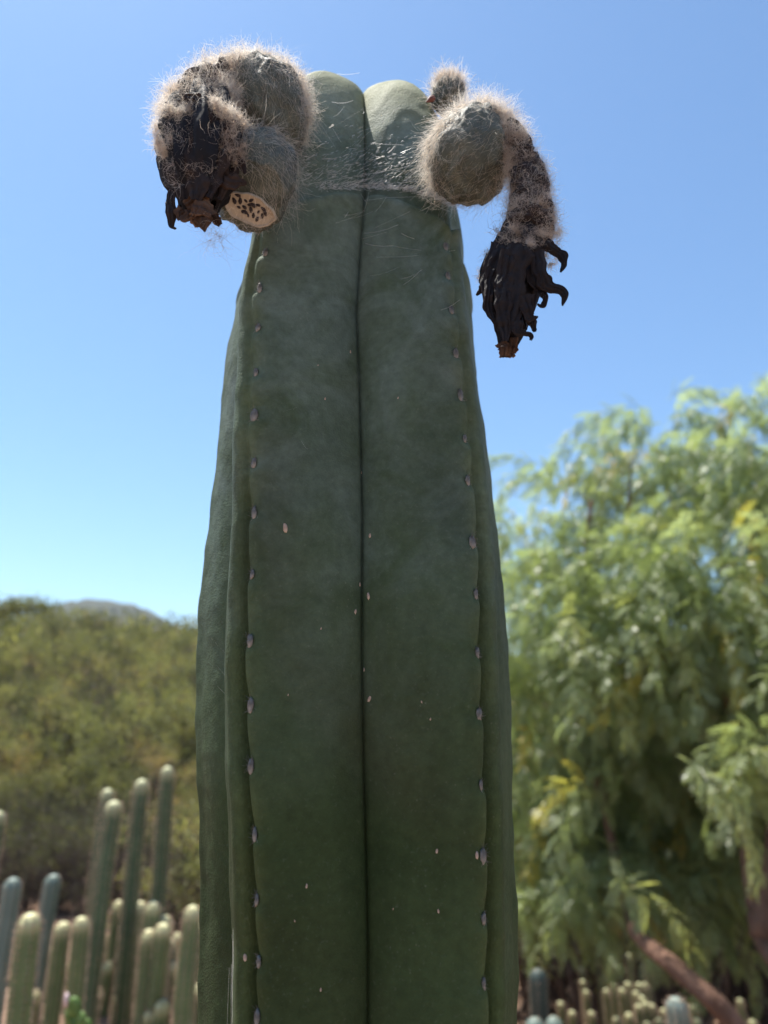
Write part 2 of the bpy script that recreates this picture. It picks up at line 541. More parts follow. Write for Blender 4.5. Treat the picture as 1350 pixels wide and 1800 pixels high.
def stem_surface(ang_deg, s):
    """ang: degrees from the direction of the camera; s: height parameter (metres below the dome, then dome)"""
    ang_deg, s = np.broadcast_arrays(np.asarray(ang_deg, float), np.asarray(s, float))
    phi = np.clip((s - ZLIP) / 0.142, 0, 1) * (np.pi / 2)
    dome = s > ZLIP
    zb = np.minimum(s, ZLIP)
    R0 = np.interp(zb, ZT, RT)
    xc = np.interp(zb, ZT, XT)
    shr = np.where(dome, np.cos(phi * 0.985) ** 0.80, 1.0)
    zz = np.where(dome, ZLIP + HDOME * np.sin(phi), s)
    rel = (ang_deg - DELTA + 720) % 72          # creases at rel = 0, crest at 36
    u = rel - 36
    lob = np.floor(((ang_deg - DELTA + 720) % 360) / 72).astype(int)   # 0: crest at +36 ...
    names = ['fr', 'br', 'b', 'bl', 'fl']
    mult = np.ones_like(s)
    for k, nme in enumerate(names):
        zk, mk = MULT[nme]
        mult = np.where(lob == k, np.interp(zz, zk, mk), mult)
    # wandering seam
    P3 = np.stack([zz * 1.0, lob * 3.3, np.zeros_like(zz)], -1)
    u0 = 1.6 * vnoise(P3, 14, 2.0) * (1 - phi / 1.6)
    us = u - u0 * (1 - (np.abs(u) / 36) ** 2)
    eps = 8.0
    a = np.sqrt(us * us + eps * eps) - eps
    a = np.clip(a * 36 / (math.sqrt(36 * 36 + eps * eps) - eps), 0, 36)
    T = np.radians(36)
    rc = 0.715 - 0.20 * np.sin(phi) ** 2
    A = np.radians(a)
    r = mult * rc * np.sin(T) / (mult * np.sin(A) + rc * np.sin(T - A))
    r = r + (0.068 + 0.03 * np.sin(phi)) * np.sin(np.pi * a / 36)
    cw = (36 - np.abs(us)).clip(0)
    r = r - 0.034 * np.exp(-cw / 0.5)
    # pinched seam along the crest between swollen lips
    seam = 0.45 + 0.75 * sstep(1.68, 1.52, zz)
    seam = seam * (1 - sstep(1.76, 1.82, s))
    r = r - (0.050 * seam) * np.exp(-(us / 1.25) ** 2) + 0.022 * seam * np.exp(-((np.abs(us) - 5.5) / 4.0) ** 2)
    R = R0 * r * shr
    # areole pits and the swelling between them
    for k, nme in enumerate(names):
        sel = (lob == k) & (~dome)
        if not sel.any():
            continue
        for za in AZ[nme]:
            dz = zz - za
            w = np.exp(-((us - {'fl': 2.0, 'fr': -2.2}.get(nme, 0)) / 2.5) ** 2) * np.exp(-np.where(dz > 0, dz / 0.0085, dz / 0.003) ** 2)
            R = R - np.where(sel, 0.0020 * w, 0)
            w2 = np.exp(-((np.abs(us) - 4.5) / 5.0) ** 2) * np.exp(-((dz + 0.006) / 0.009) ** 2)
            R = R + np.where(sel, 0.0007 * w2, 0)
    # lip: the older growth ends in a shelf that sags towards each crest
    lipz = ZLIP - 0.006 - 0.030 * (1 - np.abs(u) / 36).clip(0, 1) ** 1.4
    lipz = lipz - 0.004 * np.exp(-cw / 1.2)
    step = sstep(-0.0012, 0.0022, zz - lipz)
    fade = 1 - 0.35 * sstep(0.005, 0.05, zz - lipz)
    R = R - 0.0062 * step * fade + 0.0012 * np.exp(-((zz - lipz + 0.004) / 0.004) ** 2)
    # shoulder folds on the young dome
    for zc, am in ((1.866, 0.0005), (1.892, 0.0005)):
        zf = zc - 0.016 * np.abs(np.abs(us) - 12) / 14 + 0.003 * np.sin(u * 0.3 + lob)
        R = R + am * np.exp(-((zz - zf) / 0.0065) ** 2) * sstep(35, 24, np.abs(u))
    an = np.radians(ang_deg)
    Q = np.stack([np.sin(an) * 0.1, np.cos(an) * 0.1, zz], -1)
    R = R + 0.0019 * vnoise(Q, 13, 1.0) * (1 - phi / 1.7) + 0.0006 * vnoise(Q, 38, 3.0) * (1 - phi / 1.7) + 0.00022 * vnoise(Q, 160, 6.0)
    V = np.stack([xc + R * np.sin(an), DCAM - R * np.cos(an), zz], -1)
    crest = np.exp(-(us / 4.0) ** 2) * (0.6 + 0.4 * vnoise(Q, 30, 8.0))
    return V, crest

def build_stem(root):
    # angle samples: dense near crease and crest
    t = np.linspace(0, 1, 47)
    half = 36 * (0.5 - 0.5 * np.cos(np.pi * t)) * 0.6 + 36 * t * 0.4
    one = np.concatenate([half[:-1], 36 + (36 - half[::-1])[:-1]])
    ang = np.concatenate([one + 72 * k for k in range(5)]) + DELTA
    s = np.concatenate([np.linspace(-0.05, 1.18, 60)[:-1], np.linspace(1.18, 1.76, 400)[:-1], np.linspace(1.76, ZLIP + 0.03, 110)[:-1],
                        np.linspace(ZLIP + 0.03, ZLIP + 0.1415, 120)])
    V, crest = stem_surface(ang[None, :], s[:, None])
    n, m = V.shape[:2]
    Vf = V.reshape(-1, 3)
    top = V[-1].mean(0)[None]
    Vf = np.concatenate([Vf, top])
    j = np.arange(m)
    cap = np.stack([(n - 1) * m + j, (n - 1) * m + (j + 1) % m, np.full(m, n * m)], -1)
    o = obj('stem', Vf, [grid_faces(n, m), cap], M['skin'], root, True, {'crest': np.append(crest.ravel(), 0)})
    return o

def surf_frame(ang, s):
    e = 0.3
    p, _ = stem_surface(np.array([ang]), np.array([s]))
    pa, _ = stem_surface(np.array([ang + e]), np.array([s]))
    pb, _ = stem_surface(np.array([ang - e]), np.array([s]))
    ta = norm(pa[0] - pb[0])
    nz = norm(np.cross(ta, np.array([0, 0, 1.0])))
    if nz @ (np.array([math.sin(R_(ang)), -math.cos(R_(ang)), 0])) < 0:
        nz = -nz
    tz = norm(np.cross(nz, ta))
    if tz[2] < 0:
        tz = -tz
    return p[0], ta, tz, nz

def mat4(p, x, y, z, sc=(1, 1, 1)):
    m = Matrix.Identity(4)
    for i in range(3):
        m[i][0], m[i][1], m[i][2], m[i][3] = x[i] * sc[0], y[i] * sc[1], z[i] * sc[2], p[i]
    return m

def sphere_grid(nr=10, nc=16):
    th = np.linspace(0.001, np.pi - 0.001, nr)
    ph = np.arange(nc) * 2 * np.pi / nc
    V = np.stack([np.sin(th)[:, None] * np.cos(ph), np.sin(th)[:, None] * np.sin(ph), np.cos(th)[:, None] * np.ones(nc)], -1)
    return V.reshape(-1, 3), grid_faces(nr, nc)

cactus = thing('column_cactus', (-0.011, DCAM, 0.0), 'thick dark green five ribbed column cactus carrying woolly fruits and withered flowers', 'cactus')
stem = build_stem(cactus)

def areole_mesh(seed):
    r = np.random.default_rng(seed)
    V, F = sphere_grid(7, 10)
    V = V * np.array([0.0019, 0.0030, 0.0009]) * (1 + 0.35 * vnoise(V, 2.5, seed))[:, None]
    n = 26
    d = norm(r.normal(size=(n, 3)) * np.array([0.8, 1.0, 0.5]) + np.array([0, 0.2, 0.7]))
    hv, hf = strands(d * np.array([0.0016, 0.0026, 0.0006]), d + 0.5 * r.normal(size=(n, 3)), r.uniform(0.0010, 0.0028, n), 4, 0.2, 0.15, 0, 8e-5, r)
    V, F = join([(V, F), (hv, hf)])
    me = mesh_np('areole', V, F)
    me.materials.append(M['felt'])
    return me
AR = [areole_mesh(k) for k in range(5)]
LANG = dict((n, a) for n, a in LOBES)
k = 0
for nme in ('fl', 'fr', 'bl', 'br', 'b'):
    for za in AZ[nme]:
        p, ta, tz, nz = surf_frame(DELTA + LANG[nme] + {'fl': 3.0, 'fr': -3.2}.get(nme, 0), za)
        # follow the seam: nudge to the wandering crest
        sc = rng.uniform(0.8, 1.3)
        piece('areole', AR[k % 5], mat4(p + nz * 0.0007, ta, tz, nz, (sc * rng.uniform(.7, 1.1), sc, sc)), stem)
        k += 1

def flake_mesh(seed):
    V, F = sphere_grid(6, 9)
    V = V * np.array([0.0011, 0.0018, 0.0005]) * (1 + 0.3 * vnoise(V, 1.8, seed + 9))[:, None]
    me = mesh_np('scale_flake', V, F)
    me.materials.append(M['flake'])
    return me
FL = [flake_mesh(k) for k in range(4)]
def stick_on(px, py):
    """the point of the stem seen at a pixel: search over its surface"""
    best = None
    A, Sg = np.meshgrid(np.linspace(-60, 60, 240), np.linspace(1.2, 1.8, 300))
    return A, Sg
_A, _S = np.meshgrid(np.linspace(-75, 75, 260) + 0.01, np.linspace(1.2, 1.85, 420))
_V, _ = stem_surface(_A, _S)
_dy, _dz = _V[..., 1], _V[..., 2] - 1.5
_dep = _dy * math.cos(PITCH) + _dz * math.sin(PITCH)
_PX = 675 + FPX * _V[..., 0] / _dep
_PY = 900 - FPX * (-_dy * math.sin(PITCH) + _dz * math.cos(PITCH)) / _dep
def on_stem(px, py):
    d = (_PX - px) ** 2 + (_PY - py) ** 2 + (_V[..., 1] > 0.47) * 1e6
    i = np.unravel_index(d.argmin(), d.shape)
    return _A[i], _S[i]
for (px, py, s) in [(500, 930, 1.9), (648, 1050, 1.4), (651, 940, 1.0), (648, 1228, 1.2), (540, 1555, 0.8), (625, 1075, 1.0), (632, 1028, .9), (766, 1498, .8), (772, 1603, .7),
                    (427, 1453, 1.4), (431, 1575, 1.4), (433, 1683, 1.2), (838, 1503, 1.3), (845, 1722, 1.4), (847, 1735, 1.1), (571, 702, .6), (617, 618, .7), (410, 1125, 1.2), (640, 1180, .8), (634, 832, .6),
                    (740, 1236, .5), (757, 1262, .5), (563, 1107, .5), (563, 1738, .6), (505, 1222, .4), (520, 1620, .4), (692, 1600, .4), (700, 700, .5), (560, 640, .4)]:
    a, s_ = on_stem(px, py)
    p, ta, tz, nz = surf_frame(a, s_)
    tw = rng.normal(0, 0.35)
    x = ta * math.cos(tw) + tz * math.sin(tw)
    y = -ta * math.sin(tw) + tz * math.cos(tw)
    piece('scale_flake', FL[k % 4], mat4(p + nz * 0.0001, x, y, nz, (s * 0.62, s * .75, s * .6)), stem)
    k += 1

# ------------------------------------------------------------------ fruits
def frame_from(axis, hint=(0, -1, 0.2)):
    z = norm(axis)
    x = norm(np.cross(np.array(hint, float), z))
    y = np.cross(z, x)
    return x, y, z

def fruit_rad(U, seed):
    th = np.arctan2(U[:, 1], U[:, 0])
    rad = 1 + 0.15 * fbm(U, 1.7, 3, seed) + 0.05 * fbm(U * np.array([1, 1, .5]), 6, 3, seed + 2)
    return rad + 0.022 * np.sin(th * 8 + 3.5 * U[:, 2] + seed)

def fruit(center, axis, semi, seed, cut=None, nm='fruit', parent=cactus):
    x, y, z = frame_from(axis)
    U, F = sphere_grid(70, 96)
    rad = fruit_rad(U, seed)
    L = U * rad[:, None] * np.array(semi)
    Wd = center + L[:, :1] * x + L[:, 1:2] * y + L[:, 2:3] * z
    if cut is not None:
        n, h = norm(cut[0]), cut[1]
        d = (Wd - center) @ n - h
        ed = np.clip(d, 0, None)
        Wd = Wd - np.where(d > 0, d + 0.0004 * np.minimum(ed / 0.002, 1), 0)[:, None] * n
    o = obj(nm, Wd, F, M['fruit'], parent)
    return o, (x, y, z, seed)

def ell_roots(center, fr, semi, n, weight, seed, out=1.0):
    r = np.random.default_rng(seed)
    U = norm(r.normal(size=(n * 12, 3)))
    x, y, z, fs = fr
    N = norm((U / np.array(semi))[:, :1] * x + (U / np.array(semi))[:, 1:2] * y + (U / np.array(semi))[:, 2:3] * z)
    w = weight(N)
    keep = r.random(len(U)) < w
    U, N = U[keep][:n], N[keep][:n]
    L = U * np.array(semi) * (out * fruit_rad(U, fs))[:, None]
    return center + L[:, :1] * x + L[:, 1:2] * y + L[:, 2:3] * z, N

def fuzz(name, parent, center, fr, semi, n, weight, seed, length=(0.004, 0.012), comb=(0, 0, 0), curl=.25, mat='wool', lift=0.5, rad=8e-5, m=7):
    r = np.random.default_rng(seed)
    P, N = ell_roots(center, fr, semi, n, weight, seed, 1.0)
    comb = np.array(comb, float)
    tang = comb - (N @ comb)[:, None] * N
    d = N * lift + tang + 0.35 * r.normal(size=N.shape)
    V, F = strands(P, d, r.uniform(*length, len(P)) * r.uniform(.5, 1.2, len(P)), m, curl, 0.18, 0.0, rad, r, True)
    o = obj(name, V, F, M[mat], parent)
    tag(o, kind='stuff')
    return o

PXM = 0.42 / FPX      # metres per photo pixel at the fruits

# upper left fruit
cUL = at(468, 192, 0.356)
axUL = np.array([-0.25, -0.25, 1.0])
fUL, frUL = fruit(cUL, axUL, (.0225, .0220, .0285), 3)
up = lambda N: sstep(-0.05, 0.75, N[:, 2])
fuzz('wool', fUL, cUL, frUL, (.0225, .0220, .0285), 3000, lambda N: sstep(0.25, .85, N[:, 2] + 0.35 * N[:, 1] + .2 * np.abs(N[:, 0])), 1, (.005, .013), (0.1, 0, .6), .32)
fuzz('wool', fUL, cUL, frUL, (.0234, .0228, .0292), 2200, lambda N: 0.5 * sstep(0.7, 0.0, np.abs(N[:, 2])), 2, (.008, .02), (0.3, 0, -.8), .10, lift=.10, rad=5e-5)
fuzz('wool', fUL, cUL, frUL, (.0225, .0220, .0285), 1200, lambda N: sstep(.55, .95, N[:, 0] + .25 * N[:, 2]), 20, (.005, .013), (0, 0, -.2), .35)

pth = spline([at(435, 108, .356), at(470, 106, .358), at(505, 122, .358), at(527, 155, .36), at(534, 195, .362)], 30)
def late_wool():
    tube_wool('wool', fUL, pth_ul, np.full(30, px(9)), 2200, 75, (.005, .013), .5, 'wool', clump=90, thick=7e-5)
    p2 = spline([at(800, 205, .362), at(840, 190, .36), at(880, 200, .356), at(908, 228, .352)], 30)
    tube_wool('wool', fRF, p2, np.full(30, px(8)), 2000, 76, (.006, .015), .22, 'wool', clump=90, thick=7e-5)
    p3 = spline([at(765, 150, .392), at(790, 135, .392), at(812, 152, .392)], 20)
    tube_wool('wool', fBD, p3, np.full(20, px(8)), 900, 77, (.004, .011), .4, 'wool', clump=40, thick=7e-5)
pth_ul = pth
# lower left fruit, bitten open
cLL = at(447, 318, 0.340)
axLL = norm(np.array([0.12, 0.25, 1.0]))
pc = at(438, 370, 0.322)
ncut = norm(EYE + np.array([-0.02, 0, 0.02]) - pc)
ncut = norm(ncut + np.array([-.12, 0.0, -.30]))
hcut = 0.0168
fLL, frLL = fruit(cLL, axLL, (.0205, .0205, .0315), 8, (ncut, hcut))
fuzz('wool', fLL, cLL, frLL, (.0212, .0211, .0322), 2300, lambda N: 0.6 * sstep(-.6, .4, N[:, 2] + .3 * N[:, 0]), 3, (.008, .022), (0.5, 0, -.9), .08, lift=.08, rad=5e-5)
fuzz('wool', fLL, cLL, frLL, (.0206, .0205, .0316), 320, lambda N: sstep(.5, .95, -N[:, 2]), 4, (.002, .006), (0, 0, -.5), .3, rad=5e-5)
# pulp face with seeds
tx = norm(np.cross(np.array([0, 0, 1.0]), ncut)); ty = np.cross(ncut, tx)
if tx[0] < 0: tx, ty = -tx, -ty
if ty[2] < 0: ty = -ty
ca, sa = math.cos(R_(-25)), math.sin(R_(-25))
ex, ey = tx * ca + ty * sa, -tx * sa + ty * ca
ray = norm(at(439, 368, 0.33) - EYE)
pcen = EYE + ray * (((cLL + ncut * hcut - EYE) @ ncut) / (ray @ ncut))
rr = np.linspace(0, 1, 30)
aa = np.arange(48) * 2 * np.pi / 48
wob = 1 + 0.06 * np.sin(2 * aa + 1) + 0.04 * np.sin(5 * aa) + 0.02 * np.sin(11 * aa)
uu = rr[:, None] * np.cos(aa) * wob
vv = rr[:, None] * np.sin(aa) * wob
hgt = 0.0014 * np.exp(-((rr - .93) / .05) ** 2)[:, None] - 0.0004 * (1 - rr[:, None] ** 2) + 0.0005 - 0.0012 * sstep(.97, 1, rr)[:, None] + 0 * uu
PV = pcen + (uu * .0132)[..., None] * ex + (vv * .0078)[..., None] * ey + hgt[..., None] * ncut
PV = PV + (0.00030 * fbm(PV, 600, 3, 2))[..., None] * ncut
obj('pulp', PV.reshape(-1, 3), grid_faces(30, 48), M['pulp'], fLL)
sv, sf = sphere_grid(6, 8)
SE = []
for q in range(3):
    v = sv * np.array([.0006, .0010, .0005]) * (1 + .25 * vnoise(sv, 2, q + 30))[:, None]
    me = mesh_np('seed', v, sf); me.materials.append(M['seed']); SE.append(me)
seeds = [(-.62, .55), (-.45, .25), (-.25, .42), (-.05, .30), (.10, .38), (.05, .02), (-.22, -.02), (-.42, -.18), (-.15, -.32), (.02, -.42), (.22, -.28), (.36, .10), (.40, -.38), (.55, -.05), (.62, .22), (.26, .52), (-.66, .08), (-.06, .62), (.50, .42)]
for q, (a_, b_) in enumerate(seeds):
    p = pcen + a_ * .0125 * ex + b_ * .0072 * ey + ncut * .0003
    t_ = rng.uniform(0, 3.1)
    x_ = ex * math.cos(t_) + ey * math.sin(t_); y_ = -ex * math.sin(t_) + ey * math.cos(t_)
    sc = rng.uniform(1.0, 1.9)
    piece('seed', SE[q % 3], mat4(p, x_, y_, ncut, (sc, sc, sc)), fLL)

# right fruit and bud
cRF = at(826, 274, 0.360)
sRF = (.0230, .0225, .0262)
fRF, frRF = fruit(cRF, np.array([.25, -.2, 1.0]), sRF, 14)
fuzz('wool', fRF, cRF, frRF, sRF, 2600, lambda N: sstep(.3, .9, .75 * N[:, 2] + .55 * N[:, 0] + .25 * N[:, 1]), 5, (.006, .016), (.5, 0, .5), .10)
fuzz('wool', fRF, cRF, frRF, (.0232, .0228, .0264), 1500, lambda N: sstep(.25, .8, -.75 * N[:, 0] + .35 * N[:, 2]), 6, (.008, .018), (-.3, 0, -1.0), .07, lift=.16)
fuzz('wool', fRF, cRF, frRF, (.0236, .0232, .0268), 2600, lambda N: .5 + 0 * N[:, 0], 7, (.006, .016), (-.6, 0, -.6), .10, lift=.10, rad=5e-5)
fuzz('wool', fRF, cRF, frRF, sRF, 500, lambda N: sstep(.5, .95, N[:, 0] - .2 * N[:, 2]), 8, (.006, .014), (.2, 0, -.6), .2)
cBD = at(788, 170, 0.392)
sBD = (.0105, .0100, .0118)
fBD, frBD = fruit(cBD, np.array([.2, -.1, 1.0]), sBD, 22)
fBD['label'] = 'small woolly bud fruit with a reddish tip'
fuzz('wool', fBD, cBD, frBD, sBD, 2000, lambda N: sstep(-.3, .6, N[:, 2]) + .25, 9, (.004, .012), (.1, 0, .6), .22)
fuzz('wool', fBD, cBD, frBD, sBD, 500, lambda N: sstep(.6, .9, N[:, 2]), 10, (.008, .016), (.05, 0, 1.0), .25, mat='brownwool')
V, F = tube1(spline([at(762, 172, .383), at(755, 176, .382), at(749, 180, .381)], 6), np.array([.0016, .0020, .0017, .0012, .0006, .0001]), 8)
tipm = simple('red_scale', (.10, .035, .028), (.20, .075, .055), 200, .7)
obj('scale', V, F, tipm, fBD)

# ------------------------------------------------------------------ withered flowers
def ribbon(path, width, n=60, mcross=15, cup=0.28, twist=0.0, thick=0.0004, seed=0, face=(0, -1, 0), wrinkle=0.0022):
    """withered petal: a curled strip with thickness"""
    P = spline(path, n)
    w = np.interp(np.linspace(0, 1, n), np.linspace(0, 1, len(width)), width)
    ku = np.linspace(0, 1, n)
    w = w * (1 + .22 * vnoise(np.stack([ku * 9, 0 * ku + seed, 0 * ku], -1), 1.0, 3))
    T = norm(np.gradient(P, axis=0))
    f = np.array(face, float)
    A = norm(np.cross(T, f[None] + 0 * T))
    B = np.cross(T, A)
    tw = np.linspace(0, twist, n)[:, None]
    A, B = A * np.cos(tw) + B * np.sin(tw), B * np.cos(tw) - A * np.sin(tw)
    q = np.linspace(-1, 1, mcross)
    top = P[:, None] + (w[:, None] * q)[..., None] * A[:, None] - (cup * w[:, None] * (1 - q ** 2))[..., None] * B[:, None]
    rid = np.sin(9 * q[None] + seed + 5 * vnoise(top, 60, seed)) + .6 * np.sin(17 * q[None] - seed)
    top = top + (.00045 * rid * np.minimum(w / .003, 1)[:, None])[..., None] * B[:, None]
    top = top + (wrinkle * fbm(top, 170, 4, seed))[..., None] * B[:, None] + (wrinkle * .8 * fbm(top, 120, 2, seed + 5))[..., None] * A[:, None]
    bot = top + thick * B[:, None]
    loop = np.concatenate([top, bot[:, ::-1]], 1)
    V = loop.reshape(-1, 3)
    k = mcross * 2
    F = grid_faces(n, k)
    c0 = np.arange(k)[None]
    c1 = (n - 1) * k + np.arange(k)[::-1][None]
    edge = np.concatenate([np.abs(q), np.abs(q[::-1])])[None] * np.ones((n, 1))
    return V, [F, c0, c1], edge.ravel()

def core(path, wid, dep, seed, n=90, m=72, ragged=True):
    """the collapsed perianth: a wrinkled, flattened bundle"""
    P = spline(path, n)
    w = np.interp(np.linspace(0, 1, n), np.linspace(0, 1, len(wid)), wid)
    d = np.interp(np.linspace(0, 1, n), np.linspace(0, 1, len(dep)), dep)
    T = norm(np.gradient(P, axis=0))
    A = norm(np.cross(T, np.array([0, 1.0, 0])[None] + 0 * T))
    B = np.cross(T, A)
    a = np.arange(m) * 2 * np.pi / m
    t = np.linspace(0, 1, n)[:, None]
    fold = 1 + .10 * np.sin(7 * a + 5 * t + seed) + .07 * np.sin(13 * a - 7 * t + 2 * seed) + .05 * np.sin(23 * a + 9 * t)
    V = P[:, None] + (w[:, None] * np.cos(a) * fold)[..., None] * A[:, None] + (d[:, None] * np.sin(a) * fold)[..., None] * B[:, None]
    nrm = norm(np.cos(a)[None, :, None] * A[:, None] + np.sin(a)[None, :, None] * B[:, None])
    V = V + (.0020 * fbm(V * np.array([1, 1, .45]), 130, 4, seed))[..., None] * nrm
    if ragged:
        end = sstep(.88, 1.0, t)
        V = V + (end * .004 * np.sign(np.sin(5 * a + seed)) * np.abs(np.sin(5 * a)))[..., None] * T[:, None]
    return V.reshape(-1, 3), grid_faces(n, m), nrm.reshape(-1, 3)

px = lambda v: np.array(v) * PXM

def petal(parent, pts, Y, w, tint=0.0, **kw):
    Ys = np.linspace(Y, kw.pop('Y2', Y), len(pts))
    path = [at(a, b, y) for (a, b), y in zip(pts, Ys)]
    V, F, edge = ribbon(path, px(w), **kw)
    o = obj('petal', V, F, M['dead'], parent, True, {'tint': np.clip(tint * (.4 + .6 * edge), 0, 1)})
    return o

# right flower
pathR = [at(926, 400, .343), at(912, 440, .340), at(906, 490, .338), at(901, 530, .337), at(896, 570, .337), at(894, 606, .337)]
V, F, _ = core(pathR, px([26, 38, 42, 35, 24, 11]), px([24, 32, 34, 28, 20, 9]), 4)
dfR = obj('withered_flower', V, F, M['dead'], cactus, True, {'tint': 0.0 * V[:, 0]})
dfR['label'] = 'long black withered flower with hooked petals hanging down'
dfR['kind'] = 'part' if False else ''
del dfR['kind']
for pts, w, kw in [
    ([(958, 428), (972, 437), (988, 450), (993, 465), (984, 478)], [13, 12, 8, 5, 1.5], {}),
    ([(940, 440), (950, 478), (963, 500), (980, 509), (991, 520), (991, 537)], [14, 13, 9, 7, 5, 1.5], {}),
    ([(936, 460), (942, 495), (952, 510), (958, 524), (953, 533), (945, 532)], [12, 9, 7, 5, 3, 1.5], {}),
    ([(924, 520), (929, 551), (936, 559), (945, 556)], [14, 10, 6, 1.5], {}),
    ([(922, 530), (931, 561), (936, 572), (940, 583)], [10, 8, 6, 2], {}),
    ([(914, 540), (919, 563), (925, 578)], [12, 9, 3], {}),
    ([(905, 565), (911, 582), (922, 587), (931, 590), (930, 597)], [9, 6, 4, 3, 1.2], {}),
    ([(862, 450), (853, 487), (848, 507), (838, 517)], [10, 7, 5, 1.5], {}),
    ([(868, 470), (857, 520), (861, 550), (874, 578)], [10, 8, 6, 2], {}),
    ([(930, 470), (934, 515), (930, 545), (938, 560)], [10, 9, 6, 2], {}),
    ([(880, 430), (868, 480), (866, 530), (882, 566)], [16, 18, 14, 5], {}),
    ([(915, 430), (905, 490), (903, 540), (893, 585)], [20, 20, 15, 6], {}),
    ([(895, 440), (885, 500), (884, 550), (888, 600)], [14, 16, 12, 5], {}),
    ([(935, 430), (928, 490), (922, 530), (916, 562)], [14, 14, 10, 4], {})]:
    petal(dfR, pts, rng.uniform(.320, .332), w, .06, seed=len(pts) + pts[0][0], twist=rng.normal(0, .15), **kw)
for i, (pts, w, tw) in enumerate([([(880, 600), (888, 612), (886, 628)], [8, 9, 5], .3), ([(904, 592), (902, 610), (899, 627)], [5, 9, 6], -.4), ([(893, 604), (894, 616), (892, 630)], [10, 12, 6], .1)]):
    petal(dfR, pts, .331 + .002 * i, w, .8, seed=60 + i, twist=tw)
# woolly tube joining fruit and flower
tubeR = spline([at(868, 215, .352), at(895, 238, .350), at(917, 275, .348), at(930, 320, .346), at(934, 365, .345), at(926, 412, .343)], 60)
radR = np.interp(np.linspace(0, 1, 60), [0, .2, .5, .8, 1], px([18, 20, 25, 32, 38]))

def tube_skin(path, rad, seed):
    V, F = tube1(path, rad, 28)
    c = path[np.clip((np.arange(len(V)) // 28), 0, len(path) - 1)]
    V = V + norm(V - c) * (.0022 * fbm(V, 150, 3, seed) + .0015 * np.sign(vnoise(V, 260, seed)))[:, None]
    return V, F
V, F = tube_skin(tubeR, radR, 3)
obj('flower_tube', V, F, M['dead'], dfR, True, {'tint': np.full(len(V), .10)})

def tube_wool(name, parent, path, rad, n, seed, length, curl, mat, spread=1.0, clump=90, lift=.7, weight=None, sag=0.0, thick=8e-5, m=9):
    r = np.random.default_rng(seed)
    T = norm(np.gradient(path, axis=0))
    A = norm(np.cross(T, np.array([0, 1.0, 0])))
    B = np.cross(T, A)
    # tufts: hairs gather round clump centres
    ci, ca = r.random(clump), r.uniform(0, 2 * np.pi, clump)
    if weight is not None:
        keep = r.random(clump) < weight(ci, ca)
        ci, ca = ci[keep], ca[keep]
    j = r.integers(0, len(ci), n)
    ti = np.clip(ci[j] + r.normal(0, .022 * spread, n), 0, .999)
    ai = ca[j] + r.normal(0, .24 * spread, n)
    k = (ti * (len(path) - 1)).astype(int)
    Nn = np.cos(ai)[:, None] * A[k] + np.sin(ai)[:, None] * B[k]
    P = path[k] + Nn * (rad[k] * r.uniform(.85, 1.1, n))[:, None]
    cd = r.normal(size=(len(ci), 3))
    d = Nn * lift + .45 * cd[j] + .35 * r.normal(size=(n, 3))
    V, F = strands(P, d, r.uniform(*length, n), m, curl, .22, sag, thick, r, True)
    o = obj(name, V, F, M[mat], parent)
    tag(o, kind='stuff')
    return o

tube_wool('wool', dfR, tubeR, radR, 6500, 31, (.004, .011), .62, 'brownwool', clump=150)
tube_wool('wool', dfR, tubeR, radR * 1.05, 4000, 32, (.005, .012), .55, 'wool', clump=110, weight=lambda i, a: .25 + .75 * (np.cos(a) < -.1) * 1.0 + .5 * (i < .35))
collar = spline([at(880, 405, .338), at(905, 420, .330), at(935, 418, .332), at(962, 430, .340)], 30)
tube_wool('wool', dfR, collar, np.full(30, px(13)), 1500, 33, (.004, .010), .6, 'brownwool', clump=46)
side = spline([at(866, 440, .338), at(856, 470, .338), at(852, 490, .338)], 20)
tube_wool('wool', dfR, side, np.full(20, px(6)), 500, 34, (.003, .007), .6, 'brownwool', clump=22)
side = spline([at(962, 380, .344), at(974, 410, .343), at(972, 440, .343), at(963, 462, .342)], 20)
tube_wool('wool', dfR, side, np.full(20, px(9)), 1000, 35, (.004, .009), .6, 'wool', clump=34)
side = spline([at(925, 432, .322), at(940, 430, .322)], 10)
tube_wool('wool', dfR, side, np.full(10, px(3)), 260, 36, (.003, .006), .6, 'wool', clump=12)

# left flower
pathL = [at(362, 172, .336), at(356, 215, .328), at(354, 260, .322), at(352, 300, .320), at(350, 335, .321), at(346, 366, .323)]
V, F, _ = core(pathL, px([38, 60, 66, 58, 46, 26]), px([34, 50, 54, 48, 38, 20]), 9)
dfL = obj('withered_flower', V, F, M['dead'], cactus, True, {'tint': 0.0 * V[:, 0]})
dfL['label'] = 'broad crumpled black flower matted with curly wool'
for pts, Y, w, tn, kw in [
    ([(322, 232), (305, 252), (292, 266), (283, 279)], .318, [18, 16, 10, 2], .25, {'twist': .4}),
    ([(306, 250), (297, 270), (290, 298)], .320, [10, 9, 2], .2, {}),
    ([(314, 280), (304, 318), (303, 350), (301, 380), (300, 396), (308, 402)], .316, [13, 9, 8, 7, 5, 1.5], .1, {}),
    ([(380, 300), (400, 318), (418, 320), (434, 320)], .314, [14, 14, 9, 2], .25, {'twist': .3}),
    ([(396, 268), (412, 278), (425, 290), (432, 306)], .314, [12, 9, 6, 2], .15, {}),
    ([(330, 210), (322, 260), (318, 310), (326, 350)], .312, [18, 20, 17, 8], .14, {}),
    ([(362, 200), (352, 260), (346, 310), (344, 352)], .309, [20, 22, 20, 10], .14, {}),
    ([(392, 215), (385, 270), (374, 315), (366, 350)], .311, [20, 22, 18, 8], .14, {}),
    ([(410, 235), (404, 285), (394, 325), (384, 350)], .315, [12, 15, 12, 5], .14, {})]:
    petal(dfL, pts, Y, w, tn, seed=pts[0][0] + 1, **kw)
